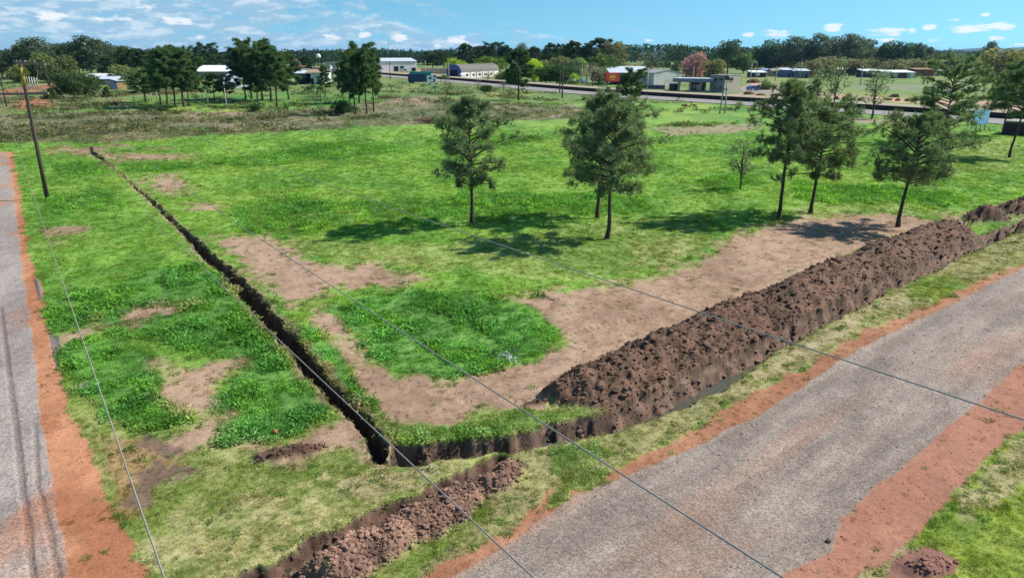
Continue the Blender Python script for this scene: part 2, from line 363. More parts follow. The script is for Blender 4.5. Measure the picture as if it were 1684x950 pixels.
layer([[(1210,147),(1240,137),(1330,139),(1345,150),(1300,156),(1220,152)]], (.26, .23, .20), 0, .3, .5)
layer([[(1380,155),(1500,163),(1700,168),(1900,172),(1900,130),(1600,124),(1400,128),(1220,128),(1210,136),(1330,140)]], (.145, .205, .055), .3, .3, .6)
layer([[(1390,140),(1500,140),(1684,146),(1684,152),(1500,150),(1390,146)]], (.17, .20, .11), .1, .3, .6)
layer([[(930,118),(1100,118),(1400,112),(1400,104),(1100,104),(930,106)]], (.16, .20, .075), .1, .3, .5)
layer([[(590,126),(740,126),(740,118),(600,117)]], (.30, .25, .13), .1, .3, .5)
layer([[(680,122),(735,120),(735,114),(690,113)]], (.36, .20, .11), .0, .3, .5)
# the plot
layer([[(330,268),(420,255),(560,233),(640,236),(668,250),(520,266),(400,275)],[(180,268),(300,268),(320,280),(220,285)],[(380,345),(440,322),(500,322),(560,338),(590,365),(480,388),(400,380)],
       [(575,335),(780,322),(980,318),(1070,328),(1060,350),(900,355),(800,366),(730,372),(600,368)],[(1130,300),(1200,284),(1245,298),(1200,322)],[(1300,300),(1440,310),(1570,320),(1560,345),(1440,340),(1320,330)],
       [(700,232),(830,222),(900,225),(840,240),(720,245)],[(60,322),(180,318),(220,335),(160,350),(80,345)],[(90,270),(160,268),(180,285),(110,295)],[(1080,205),(1200,200),(1210,215),(1090,222)]],
      lushc, 1.0, .5, 1.2, lush=.5, op=.75, breakup=.6)
layer([[(1490,235),(1684,225),(1684,280),(1560,285)],[(1000,360),(1160,355),(1180,395),(1100,440),(1000,455),(860,460),(700,440),(640,430),(640,400),(800,400)],[(420,385),(640,400),(700,440),(560,440)],[(1290,345),(1460,335),(1560,345),(1540,360),(1440,355),(1300,362)]], dryc, .7, .6, 1.3, op=.42, breakup=.9)
layer([[(1060,210),(1240,205),(1250,215),(1100,222)],[(1170,205),(1250,204),(1240,214),(1180,212)],[(1300,188),(1500,200),(1500,206),(1300,197)]], (.26, .22, .13), .3, .4, 1, breakup=.6)
layer([[(835,490),(900,478),(960,473),(1060,458),(1150,424),(1190,393),(1250,371),(1330,357),(1440,353),(1530,360),(1590,350),(1684,338),(1760,330),(1760,345),(1600,368),(1533,376),(1457,404),(1347,450),(1241,490),(1143,534),(1039,584),(955,618),(925,665),(890,690),(800,675),(742,702),(655,704),(622,688),(590,650),(575,620),(556,585),(560,568),(606,575),(614,602),(680,617),(760,624),(800,614),(850,600),(905,577),(924,555),(905,533),(870,513)],
       [(352,388),(420,383),(480,393),(505,428),(560,438),(640,438),(695,460),(640,478),(560,472),(530,492),(525,520),(490,505),(455,478),(420,450),(380,420)],[(505,528),(560,522),(594,556),(566,585),(540,555)],
       [(238,292),(280,288),(308,304),(296,320),(250,310)],[(310,335),(345,334),(350,345),(320,345)]], dirtc, .10, .85, 1.25, breakup=1.15)
layer([[(1020,400),(1120,385),(1180,395),(1130,425),(1040,440)],[(960,470),(1010,455),(1040,470),(1000,482)]], dryc, .7, .3, 1.2, op=.7, breakup=1.0)
layer([[(590,500),(680,478),(780,486),(880,505),(918,540),(912,566),(850,596),(800,614),(740,620),(650,607),(612,592),(602,562),(530,512)]], lushc, 1.0, .15, .8, lush=1.0, breakup=.35)
layer([[(398,470),(450,498),(520,552),(566,600),(606,655),(628,690),(606,684),(560,642),(500,578),(440,522)]], lushc, 1.0, .15, .8, lush=1.0, breakup=.5)
layer([[(640,690),(700,702),(780,700),(860,668),(925,676),(920,690),(840,712),(740,725),(648,730)]], lushc * .6 + dryc * .5, 1.0, .15, .6, lush=.7, breakup=.5)
# left of the long trench
layer([[(195,470),(270,438),(330,438),(390,500),(470,585),(510,635),(548,690),(500,695),(430,692),(370,722),(350,716),(345,660),(400,602),(340,590),(250,562),(200,562),(150,540),(200,500)],[(345,705),(450,682),(512,690),(485,716),(400,738),(360,732)],[(100,560),(200,560),(260,600),(270,660),(330,690),(240,720),(170,690),(130,640)],[(65,480),(130,470),(200,500),(150,540),(90,540)]], lushc, 1.0, .3, 1.0, lush=1.0, breakup=.5)
layer([[(75,372),(110,366),(146,376),(100,392)],[(205,520),(240,506),(302,500),(312,512),(260,526),(225,541)],[(92,552),(165,530),(172,540),(110,562)],[(255,602),(330,606),(402,598),(398,615),(320,641),(296,652)],[(268,642),(345,640),(346,682),(298,692)],[(235,742),(330,690),(382,685),(352,722),(300,750)],[(392,740),(470,726),(560,700),(592,690),(606,712),(612,758),(560,748),(480,770),(390,756)],[(75,240),(140,245),(200,255),(180,262),(90,252)],[(180,252),(300,255),(290,262),(200,266)]], dirtc, .12, .8, 1.2, breakup=1.2)
layer([[(235,790),(330,760),(480,780),(600,770),(720,765),(800,750),(700,800),(560,865),(440,925),(330,990),(250,990),(228,900)]], dryc, .85, .3, .8, breakup=.4)
layer([[(560,800),(620,775),(730,765),(700,800),(600,835)]], strawc, .5, .3, 1.0, op=.7, breakup=.8)
layer([[(170,720),(240,720),(300,770),(230,830),(240,870),(200,860),(170,790)]], redc * .45 + dryc * .4, .35, .6, 1.2, breakup=.9)
layer([[(216,782),(262,762),(330,776),(262,800),(244,832),(218,834)],[(230,705),(300,742),(270,752),(225,735)]], (.13, .085, .065), .05, .3, 1.0, op=.8, breakup=.7)
# verges and roads
layer([[(840,735),(960,700),(1080,665),(1200,610),(1330,530),(1460,465),(1600,405),(1684,375),(1800,335),(1800,395),(1684,432),(1600,470),(1500,515),(1400,562),(1320,602),(1210,660),(1060,740),(1000,765),(930,800),(870,870),(800,930),(700,990),(640,990),(800,860)]], olivec * .40 + strawc * .38 + dirtc * .18, .6, .25, .6, breakup=.5)
layer([[(1120,672),(1200,634),(1260,600),(1400,520),(1500,472),(1480,500),(1400,545),(1300,598),(1180,660)]], strawc, .3, .2, .9, op=.65, breakup=.8)
layer([[(1500,455),(1560,455),(1600,470),(1560,492),(1490,488)]], olivec, .9, .3, .6, op=.9)
layer([[(840,880),(900,815),(1000,775),(1070,740),(1210,660),(1320,603),(1400,560),(1500,510),(1684,430),(1900,350),(1900,400),(1700,470),(1620,510),(1530,560),(1400,630),(1270,715),(1130,780),(1030,825),(970,850),(880,920),(770,990),(700,1030),(600,1010),(740,930)]], redc * .72 + dirtc * .18, .10, .22, .6, breakup=.4)
layer([[(880,860),(930,790),(1000,770),(1000,795),(940,815)],[(900,740),(990,720),(1010,745),(930,790)]], lushc * .5 + dryc * .5, 1.0, .15, .6, lush=.5, op=.9, breakup=.6)
rb = layer([[(1100,1010),(1290,900),(1314,850),(1410,768),(1490,698),(1620,598),(1860,450),(1900,560),(1690,705),(1600,780),(1530,850),(1490,905),(1380,960),(1320,1020)]], mix3(redc, C3((.29, .135, .095)), np.full(len(X), .75)), .03, .15, .6, breakup=.25)
layer([[(1500,900),(1560,825),(1620,765),(1690,700),(1900,575),(2400,500),(2400,1100),(1400,1100),(1400,960)]], olivec, .95, .15, .6, breakup=.3)
layer([[(1560,830),(1690,715),(1690,790),(1600,850)],[(1380,960),(1480,900),(1520,910),(1450,990)]], strawc, .5, .25, 1.0, op=.75, breakup=.8)
layer([[(1470,915),(1530,898),(1575,915),(1570,940),(1500,960),(1455,945)]], (.22, .105, .08), .0, .1, .6)
r_right = layer([[(560,1100),(660,1010),(745,955),(855,886),(945,816),(1005,790),(1105,747),(1245,682),(1372,597),(1503,526),(1603,481),(1684,441),(1900,365),(2300,280),(2300,330),(1900,468),(1684,600),(1560,700),(1480,770),(1384,852),(1362,904),(1260,955),(1150,1040),(1100,1100)]], gravc, .0, .09, .22, spk=1.0, breakup=.16)
lv = layer([[(-200,250),(8,249),(20,250),(26,262),(36,330),(42,410),(60,450),(72,480),(74,520),(96,600),(122,690),(152,750),(178,830),(218,900),(250,1000),(60,1010),(0,700),(-20,250)]], redc, .06, .12, .5, breakup=.35)
r_left = layer([[(-400,256),(11,252),(20,320),(28,400),(36,460),(44,500),(52,560),(60,620),(66,680),(76,730),(86,800),(104,880),(112,960),(118,1050),(-900,1050),(-900,300)]], gravl, .0, .08, .25, spk=1.0, breakup=.14)
# wheel tracks of the left road, cut into the gravel
dt, _, _ = dline(X, Y, lin([(0,500),(12,600),(26,700),(36,800),(46,880),(58,1000)])); dt2, _, _ = dline(X, Y, lin([(58,700),(62,800),(82,880),(96,960),(100,1000)]))
tr = np.maximum(ss(.16, .03, dt + .05 * w1), ss(.14, .03, dt2 + .05 * w1) * .8) * r_left
COLR = mix3(COLR, C3((.16, .125, .11)), tr * .55); Z -= .04 * tr
COLR = mix3(COLR, redc, ss(.56, .72, fbm(X * .35, Y * .12, 91, 4)) * r_left * .6)
# tyre prints in the bare dirt
dg, _, ag = dline(X, Y, lin([(905,560),(960,540),(1010,530),(1060,520)])); dg2, _, ag2 = dline(X, Y, lin([(840,658),(890,662),(925,668)])); dg3, _, ag3 = dline(X, Y, lin([(735,620),(745,640),(770,660)]))
for d_, a_ in ((dg, ag), (dg2, ag2), (dg3, ag3)):
    t_ = ss(.22, .12, d_); Z -= t_ * .05 * (np.sin(a_ * 18) > 0)
# puddle beds at the left verge
pud = np.maximum(sdf(WX, WY, lin([(52,455),(64,462),(68,490),(60,490)])), np.maximum(sdf(WX, WY, lin([(76,545),(96,548),(102,565),(95,600),(88,606),(80,570)])), sdf(WX, WY, lin([(126,628),(142,630),(140,640),(128,638)]))))
pm = ss(-.12, .08, pud); COLR = mix3(COLR, C3((.17, .13, .125)), pm * .9); RO = RO * (1 - pm) + .12 * pm; GD *= (1 - pm); Z = Z * (1 - pm) + pm * -.05
# dug soil: banks, ditch faces, rubble
soilc = mix3(C3((.062, .036, .023)) * np.ones((len(X), 1)), C3((.152, .086, .056)), ss(.30, .70, T['fine'] * .6 + mid * .4))
soilc = mix3(soilc, C3((.150, .075, .053)), ss(.52, .72, fbm(X * .8, Y * .8, 95, 4)) * .6)
rubc = mix3(C3((.105, .060, .044)) * np.ones((len(X), 1)), C3((.270, .155, .108)), ss(.30, .70, T['fine'] * .5 + fbm(X * 1.1, Y * 1.1, 97, 4) * .5))
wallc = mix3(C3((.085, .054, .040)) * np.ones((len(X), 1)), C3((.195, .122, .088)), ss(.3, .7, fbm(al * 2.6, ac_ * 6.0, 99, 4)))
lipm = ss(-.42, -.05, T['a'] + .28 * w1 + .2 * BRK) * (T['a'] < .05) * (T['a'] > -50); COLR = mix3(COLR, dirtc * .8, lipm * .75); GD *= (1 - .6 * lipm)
mb = np.maximum(ss(.03, .14, T['zb']), T['fm']); COLR = mix3(COLR, soilc, mb)
mh = ss(.04, .14, T['hp']) ; hpc = mix3(soilc, rubc, ss(40, 90, Y) * (X < 20)); COLR = mix3(COLR, hpc, mh * (Y > 18.0))
wallc = mix3(wallc, wallc * .55, (T['a'] > -.3) * 1.0)  # long left trench: shade put into the wall colour by darkening it
mlip = ss(-.30, -.10, T['f']) * (T['f'] < .3) * (T['d1'] < .35) * ss(2.0, 3.5, X); COLR = mix3(COLR, soilc, mlip); GD *= (1 - mlip)
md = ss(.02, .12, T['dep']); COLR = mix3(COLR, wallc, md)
mw = ss(.30, .14, T['db'])
mr_ = ss(-.02, .22, T['m'] + .15 * w1); COLR = mix3(COLR, rubc, mr_)
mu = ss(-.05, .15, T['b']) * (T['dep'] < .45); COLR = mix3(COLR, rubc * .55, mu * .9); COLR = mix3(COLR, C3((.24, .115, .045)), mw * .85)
dig = np.clip(mb + md + mr_ + mh + mu + mw, 0, 1); GD *= (1 - dig); LU *= (1 - dig); SP_ *= (1 - dig)
COLR = COLR * (0.86 + 0.28 * grain)[:, None]
fz = ss(115, 170, Y) * (SP_ < .3); p1_ = fbm(X * .07, Y * .03, 151, 4); p2_ = fbm(X * .16, Y * .06, 157, 4)
COLR = mix3(COLR, COLR * np.array([1.55, 1.12, 1.25]), fz * ss(.46, .66, p1_) * .8); COLR = mix3(COLR, COLR * np.array([.62, .78, .72]), fz * ss(.50, .68, p2_) * .8)

CLS[:] = 0
CLS[r_right > .5] = 1; CLS[r_left > .5] = 2; CLS[mb > .5] = 3; CLS[(T['a'] > -.02)] = 4; CLS[(T['f'] > -.02) | (T['nn'] > -.02)] = 5; CLS[(T['b'] > 0) & (CLS == 0)] = 6; CLS[(mr_ > .5)] = 7
CLS = np.where((CLS == 5) & (Y > 75), 0, CLS)

def ground_material():
    m, nt, b = newmat("ground_soil")
    c = nd(nt, 'ShaderNodeAttribute', attribute_name='tone').outputs['Color']
    k = nd(nt, 'ShaderNodeAttribute', attribute_name='cover'); sepk = nd(nt, 'ShaderNodeSeparateColor'); nt.links.new(k.outputs['Color'], sepk.inputs[0])
    spk, gras, rough = sepk.outputs
    tc = nd(nt, 'ShaderNodeTexCoord').outputs['Object']
    n1 = noise(nt, 9.0, 6, .7, tc); n2 = noise(nt, 38.0, 3, .6, tc)
    vor = nd(nt, 'ShaderNodeTexVoronoi'); vor.inputs['Scale'].default_value = 23.0; nt.links.new(tc, vor.inputs['Vector'])
    sv = nd(nt, 'ShaderNodeSeparateColor'); nt.links.new(vor.outputs['Color'], sv.inputs[0])
    f1 = nd(nt, 'ShaderNodeMath', operation='MULTIPLY'); nt.links.new(mr(nt, n1, .25, .75, .72, 1.28), f1.inputs[0]); nt.links.new(mr(nt, n2, .3, .7, .88, 1.12), f1.inputs[1])
    st = mr(nt, sv.outputs[0], 0, 1, .66, 1.30)
    stm = nd(nt, 'ShaderNodeMix', data_type='FLOAT'); nt.links.new(spk, stm.inputs[0]); stm.inputs[2].default_value = 1.0; nt.links.new(st, stm.inputs[3])
    f2 = nd(nt, 'ShaderNodeMath', operation='MULTIPLY'); nt.links.new(f1.outputs[0], f2.inputs[0]); nt.links.new(stm.outputs[0], f2.inputs[1])
    vm = nd(nt, 'ShaderNodeVectorMath', operation='SCALE'); nt.links.new(c, vm.inputs[0]); nt.links.new(f2.outputs[0], vm.inputs['Scale'])
    nt.links.new(vm.outputs[0], b.inputs['Base Color']); nt.links.new(rough, b.inputs['Roughness'])
    hsum = nd(nt, 'ShaderNodeMath', operation='ADD'); nt.links.new(n1, hsum.inputs[0])
    hm = nd(nt, 'ShaderNodeMath', operation='MULTIPLY'); nt.links.new(sv.outputs[1], hm.inputs[0]); nt.links.new(spk, hm.inputs[1]); nt.links.new(hm.outputs[0], hsum.inputs[1])
    bp = nd(nt, 'ShaderNodeBump'); bp.inputs['Strength'].default_value = .55; bp.inputs['Distance'].default_value = .05; nt.links.new(hsum.outputs[0], bp.inputs['Height']); nt.links.new(bp.outputs[0], b.inputs['Normal'])
    return m
M_GROUND = ground_material()
idx = np.arange(NR * NC).reshape(NR, NC)
Q = np.stack([idx[:-1, :-1], idx[:-1, 1:], idx[1:, 1:], idx[1:, :-1]], -1).reshape(-1, 4)
VV = np.stack([X, Y, Z], -1)
fc = CLS[Q[:, 0]]
COV = np.stack([SP_, GD, RO, np.ones_like(RO)], -1)
for cid, nm, lb in [(0, 'ground', 'green and bare brown ground of the vacant plot and the land around it'), (1, 'gravel_road', 'wide grey gravel road running across the lower right'), (2, 'gravel_road', 'grey gravel road along the left edge'),
                    (3, 'soil_bank', 'long dark brown bank of freshly dug soil behind the front ditch'), (4, 'trench', 'long narrow dark trench along the left side of the plot'), (5, 'ditch', 'front ditch with vertical cut face and muddy water'),
                    (6, 'trench', 'shallow muddy trench at the bottom beside reddish rubble'), (7, 'rubble_bank', 'low bank of reddish brown lumps beside the bottom trench')]:
    q = Q[fc == cid]
    if len(q) == 0: continue
    u, inv = np.unique(q, return_inverse=True)
    me = npmesh(nm, VV[u], inv.reshape(-1, 4), True)
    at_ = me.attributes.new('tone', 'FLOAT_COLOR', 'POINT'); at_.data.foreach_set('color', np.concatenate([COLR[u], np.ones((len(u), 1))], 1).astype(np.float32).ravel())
    ak = me.attributes.new('cover', 'FLOAT_COLOR', 'POINT'); ak.data.foreach_set('color', COV[u].astype(np.float32).ravel())
    o = obj(nm, me, M_GROUND); tag(o, lb, None, None, 'structure')
def gidx(x, y):
    """nearest terrain vertex"""
    r = np.clip(np.searchsorted(YR, y), 1, NR - 1); r = np.where(np.abs(YR[r - 1] - y) < np.abs(YR[r] - y), r - 1, r)
    px = x / DEP[r] * F + 842; c = np.clip(np.searchsorted(COLS, px), 1, NC - 1)
    c = np.where(np.abs(COLS[c - 1] - px) < np.abs(COLS[c] - px), c - 1, c)
    return r * NC + c
def gz(x, y): return float(Z[gidx(np.array([x]), np.array([y]))[0]])

# water lying in the ditches
def water_mat(name, c):
    m, nt, b = newmat(name); b.inputs['Base Color'].default_value = (*c, 1); b.inputs['Roughness'].default_value = .06; b.inputs['Specular IOR Level'].default_value = .5; return m
def sheet(name, poly, z, mat, label):
    bm = bmesh.new(); vs = [bm.verts.new((x, y, z)) for x, y in poly]; bm.faces.new(vs); bmesh.ops.triangulate(bm, faces=bm.faces[:]); 
    for f_ in bm.faces:
        if f_.normal.z < 0: f_.normal_flip()
    return tag(obj(name, bm, mat), label, None, None, 'structure')
M_WMUD = water_mat('ditch_water', (.075, .06, .025)); M_WGREY = water_mat('grey_water', (.07, .075, .06))
zt = lambda p: float(np.median([gz(*q) for q in p]))
sheet('water', trF, -.68, M_WGREY, 'shallow water in the front ditch')
sheet('water', trA, -.93, M_WGREY, 'water at the bottom of the long left trench')
# highway and the raised carriageway beyond it
HW = [(300,101),(460,110),(560,118.5),(620,124),(700,130.5),(800,139),(900,148.5),(1000,157),(1100,163.5),(1200,168),(1300,175.5),(1400,182.5),(1550,193),(1684,203),(1900,219),(2300,248)]
def ribbon(name, pl, offs, mat, label):
    """strip along a polyline, profile given as (offset to the left of travel, z)"""
    P = np.asarray(pl); t = np.gradient(P, axis=0); t /= np.linalg.norm(t, axis=1)[:, None]; nrm = np.stack([-t[:, 1], t[:, 0]], -1)
    V = []; 
    for i in range(len(P)):
        for o_, z_ in offs: V.append((*(P[i] + nrm[i] * o_), z_))
    k = len(offs); Fc = [(i * k + j + 1, i * k + j, (i + 1) * k + j, (i + 1) * k + j + 1) for i in range(len(P) - 1) for j in range(k - 1)]
    return tag(obj(name, npmesh(name, V, Fc), mat), label, None, None, 'structure')
def smooth_line(pl, n=60):
    P = lin(pl); d = np.r_[0, np.cumsum(np.hypot(*np.diff(P, axis=0).T))]
    s = np.linspace(0, d[-1], n); q = np.stack([np.interp(s, d, P[:, 0]), np.interp(s, d, P[:, 1])], -1)
    for _ in range(6): q[1:-1] = (q[:-2] + 2 * q[1:-1] + q[2:]) / 4
    return q
HWL = smooth_line(HW, 90)
M_ASPH = plain('worn_asphalt', (.235, .215, .205), .9, .18, .15)
M_BANK = plain('raw_dark_earth', (.035, .027, .024), .95, .4, .4)
M_BASE = plain('compacted_base', (.30, .245, .185), .95, .2, .1)
ribbon('highway', HWL, [(-6.0, .12), (6.0, .12)], M_ASPH, 'light grey asphalt highway crossing behind the plot')
M_WHITE_LINE = plain('road_paint', (.62, .61, .57), .8, .2, .4)
ribbon('road_marking', HWL, [(-4.15, .126), (-3.95, .126)], M_WHITE_LINE, 'thin white edge line of the highway')
ribbon('carriageway_bank', HWL, [(6.3, -.2), (6.6, 1.15)], M_BANK, 'dark cut edge of the raised second carriageway')
ribbon('carriageway', HWL, [(6.6, 1.15), (7.1, 1.2), (13.5, 1.2), (17.0, -.1)], M_BASE, 'pale raised strip of the carriageway under construction')
# ------------------------------------------------------------------ ground cover: grass, weeds and clods, too many to count
def unit(v): return v / (np.linalg.norm(v, axis=-1, keepdims=True) + 1e-9)
def blades(C, D, L, W, r, droop=0.0):
    """one triangle per blade: base point C, direction D, length L, width W"""
    n = len(C); side = unit(np.cross(D, r.normal(size=(n, 3)))); tip = C + D * L[:, None]; tip[:, 2] -= droop * L
    V = np.stack([C - side * W[:, None] / 2, C + side * W[:, None] / 2, tip], 1).reshape(-1, 3)
    return V, np.arange(n * 3).reshape(-1, 3)
def leaves(C, D, L, W, r):
    n = len(C); side = unit(np.cross(D, r.normal(size=(n, 3)))); m = C + D * L[:, None] * .5; t = C + D * L[:, None]
    V = np.stack([C, m - side * W[:, None] / 2, t, m + side * W[:, None] / 2], 1).reshape(-1, 3)
    return V, np.arange(n * 4).reshape(-1, 4)
def shade_attr(me, n, per, r, group=1):
    a = me.attributes.new('shade', 'FLOAT', 'POINT'); v = np.repeat(r.random(n // group + 1), group)[:n]
    a.data.foreach_set('value', np.repeat(v, per).astype(np.float32)); return me
LIB = {}
def library(name, meshes, mat):
    c = bpy.data.collections.new(name)
    for i, me in enumerate(meshes):
        me.materials.append(mat); c.objects.link(bpy.data.objects.new('%s_%02d' % (name, i), me))
    return c
def scatter(name, P, scl, rot, tint, idx_, coll, label):
    me = bpy.data.meshes.new(name); me.vertices.add(len(P)); me.vertices.foreach_set('co', np.asarray(P, np.float32).ravel())
    for nm, ty, dat, key in (('scl', 'FLOAT', scl, 'value'), ('rotz', 'FLOAT', rot, 'value'), ('idx', 'INT', idx_, 'value'), ('tint', 'FLOAT_COLOR', np.concatenate([tint, np.ones((len(P), 1))], 1), 'color')):
        a = me.attributes.new(nm, ty, 'POINT'); a.data.foreach_set(key, np.asarray(dat, np.int32 if ty == 'INT' else np.float32).ravel())
    o = bpy.data.objects.new(name, me); col.objects.link(o); tag(o, label, None, None, 'stuff')
    g = bpy.data.node_groups.new(name, 'GeometryNodeTree')
    g.interface.new_socket('Geometry', in_out='INPUT', socket_type='NodeSocketGeometry'); g.interface.new_socket('Geometry', in_out='OUTPUT', socket_type='NodeSocketGeometry')
    N, L = g.nodes, g.links
    gi, go = N.new('NodeGroupInput'), N.new('NodeGroupOutput'); ip = N.new('GeometryNodeInstanceOnPoints'); ci = N.new('GeometryNodeCollectionInfo')
    ci.inputs['Collection'].default_value = coll; ci.inputs['Separate Children'].default_value = True; ci.inputs['Reset Children'].default_value = True
    def na(n, t):
        q = N.new('GeometryNodeInputNamedAttribute'); q.data_type = t; q.inputs[0].default_value = n; return [s for s in q.outputs if s.enabled and s.name == 'Attribute'][0]
    L.new(gi.outputs[0], ip.inputs['Points']); L.new(ci.outputs[0], ip.inputs['Instance']); ip.inputs['Pick Instance'].default_value = True
    L.new(na('idx', 'INT'), ip.inputs['Instance Index']); L.new(na('scl', 'FLOAT'), ip.inputs['Scale'])
    cx = N.new('ShaderNodeCombineXYZ'); L.new(na('rotz', 'FLOAT'), cx.inputs[2]); er = N.new('FunctionNodeEulerToRotation'); L.new(cx.outputs[0], er.inputs[0]); L.new(er.outputs[0], ip.inputs['Rotation'])
    L.new(ip.outputs[0], go.inputs[0])
    md_ = o.modifiers.new('plants', 'NODES'); md_.node_group = g
    return o
M_GRASS = foliage('grass_blades', .45, inst=True, var=.1)
M_WEED = foliage('weed_leaves', .42, inst=True, var=.1)
gm, wmsh, dmsh = [], [], []
for i in range(5):
    r = np.random.default_rng(100 + i); n = 13
    C = np.stack([r.normal(0, .055, n), r.normal(0, .055, n), np.full(n, -.015)], -1); D = unit(np.stack([r.normal(0, .8, n), r.normal(0, .8, n), np.full(n, .8)], -1))
    V, Fc = blades(C, D, r.uniform(.06, .12, n), r.uniform(.014, .028, n), r); gm.append(shade_attr(npmesh('tuft', V, Fc), n, 3, r))
for i in range(5):
    r = np.random.default_rng(200 + i); n = 26
    D = unit(np.stack([r.normal(0, .7, n), r.normal(0, .7, n), r.uniform(.15, .9, n)], -1)); C = D * r.uniform(.03, .20, n)[:, None] * np.array([1, 1, 1.0]) + np.array([0, 0, .0])
    D2 = unit((D + r.normal(0, .6, (n, 3))) * np.array([1, 1, .45]))
    V, Fc = leaves(C, D2, r.uniform(.07, .15, n), r.uniform(.03, .06, n), r); wmsh.append(shade_attr(npmesh('weed', V, Fc), n, 4, r))
lib_g = library('grass_kinds', gm, M_GRASS); lib_w = library('weed_kinds', wmsh, M_WEED)
def candidates(n, y0=12.5, y1=130, x0=-180, x1=1866, seed=1):
    r = np.random.default_rng(seed); y = np.exp(r.uniform(math.log(y0), math.log(y1), n)); px = r.uniform(x0, x1, n)
    x = (px - 842) / F * (y * CP + CH * SP); i = gidx(x, y); return x, y, i, r
# lawn grass
x, y, i, r = candidates(360000, seed=5)
clump = fbm(x * 1.2, y * 1.2, 111, 3)
k = (r.random(len(x)) < GD[i] * (0.4 + .8 * ss(.3, .7, clump)) * ss(150, 80, y)) & (LU[i] < .85)
x, y, i = x[k], y[k], i[k]; r = np.random.default_rng(6); n = len(x)
jit = np.where(y < 26, r.uniform(.6, 1.7, n), r.uniform(.80, 1.45, n))[:, None]
dryk = (fbm(x * 2.1, y * 2.1, 117, 3) > .62)[:, None]
tint = np.clip(np.where(dryk, COLR[i] * .6 + np.array([.09, .075, .03]), COLR[i] * np.array([1.10, 1.16, 1.05])) * jit, .01, .8)
scatter('grass', np.stack([x, y, Z[i]], -1), r.uniform(.5, 1.1, n) * (y / 22)**.72 * (1 + LU[i]), r.uniform(0, 6.28, n), tint, r.integers(0, 5, n), lib_g, 'short green and yellowish grass covering the plot')
# lush weeds
x, y, i, r = candidates(200000, y1=200, seed=8)
clump = fbm(x * .9, y * .9, 121, 4)
k = (r.random(len(x)) < LU[i] * (.45 + .9 * ss(.36, .62, clump)) * ss(260, 100, y)); x, y, i, clump = x[k], y[k], i[k], clump[k]; n = len(x); r = np.random.default_rng(9)
tint = np.clip(COLR[i] * 1.5 * r.uniform(.8, 1.25, n)[:, None] * np.where(fbm(x * .5, y * .5, 141, 3)[:, None] > .52, np.array([1.0, 1.12, 1.3]), np.array([1.12, 1.15, 1.0])), .008, .8)
scatter('weeds', np.stack([x, y, Z[i]], -1), r.uniform(.5, 1.15, n) * (.55 + 1.0 * ss(.4, .75, clump)) * (y / 24)**.5, r.uniform(0, 6.28, n), tint, r.integers(0, 5, n), lib_w, 'dense dark green leafy weeds in patches')
# shrubs of the rough ground towards the highway
x, y, i, r = candidates(80000, y0=104, y1=330, seed=31)
dens = np.maximum(ss(.12, .4, LU[i] * (GD[i] > .4)) * .9, .22 * (y > 140)) * ss(.42, .66, fbm(x * .11, y * .11, 131, 4))
hwd, hws, _ = dline(x, y, HWL, 40); k = (r.random(len(x)) < dens * .8) & (hwd > 9) & ((hws < 0) | (y < 120)); x, y, i = x[k], y[k], i[k]; n = len(x)
tb_ = np.where(r.random((n, 1)) < .45, np.array([.20, .17, .10]), np.where(r.random((n, 1)) < .5, np.array([.07, .12, .035]), np.array([.13, .15, .075]))) * r.uniform(.6, 1.4, (n, 1))
scatter('scrub', np.stack([x, y, Z[i]], -1), (r.uniform(.7, 1.6, n) + 2.2 * r.random(n)**6) * (y / 90)**.5 * 1.5, r.uniform(0, 6.28, n), tb_, r.integers(0, 5, n), lib_w, 'rough scrub and dry bushes between plot and highway')
# single tufts on dirt, verges and ditch edges
x, y, i, r = candidates(40000, seed=15)
edge = ((GD[i] > .5) & (LU[i] < .3) & (r.random(len(x)) < .22)) | (np.abs(GD[i] - .45) < .30) | ((GD[i] < .2) & (r.random(len(x)) < .06)) | ((T['dep'][i] > .02) & (T['dep'][i] < .4) & (r.random(len(x)) < .5))
k = edge & (CLS[i] != 3) & (r.random(len(x)) < .30) & (SP_[i] < .3); x, y, i = x[k], y[k], i[k]; n = len(x)
tint = np.array([.11, .21, .05])[None] * r.uniform(.5, 1.6, (n, 1)) * np.array([1, 1, 1]) + (r.random((n, 1)) < .3) * np.array([.12, .06, .02])
scatter('sparse_tufts', np.stack([x, y, Z[i]], -1), r.uniform(.25, .85, n) * (y / 22)**.5, r.uniform(0, 6.28, n), tint, r.integers(0, 5, n), lib_w, 'scattered small green tufts on bare earth')
# clods and lumps on the dug banks
def clod(seed, rough=.35):
    bm = bmesh.new(); bmesh.ops.create_icosphere(bm, subdivisions=1, radius=1.0); r = random.Random(seed)
    for v in bm.verts: v.co *= 1 + r.uniform(-rough, rough); v.co.z *= .8
    me = bpy.data.meshes.new('clod'); bm.to_mesh(me); bm.free(); return me
def clod_mat():
    m, nt, b = newmat('clod_soil'); a = nd(nt, 'ShaderNodeAttribute', attribute_type='INSTANCER', attribute_name='tint').outputs['Color']
    tc = nd(nt, 'ShaderNodeTexCoord').outputs['Object']; n = noise(nt, 2.5, 4, .6, tc)
    vm = nd(nt, 'ShaderNodeVectorMath', operation='SCALE'); nt.links.new(a, vm.inputs[0]); nt.links.new(mr(nt, n, .25, .75, .7, 1.35), vm.inputs['Scale']); nt.links.new(vm.outputs[0], b.inputs['Base Color']); b.inputs['Roughness'].default_value = .95
    return m
lib_c = library('clod_kinds', [clod(s) for s in range(6)], clod_mat())
x, y, i, r = candidates(340000, y0=13, y1=75, x0=330, x1=1760, seed=21)
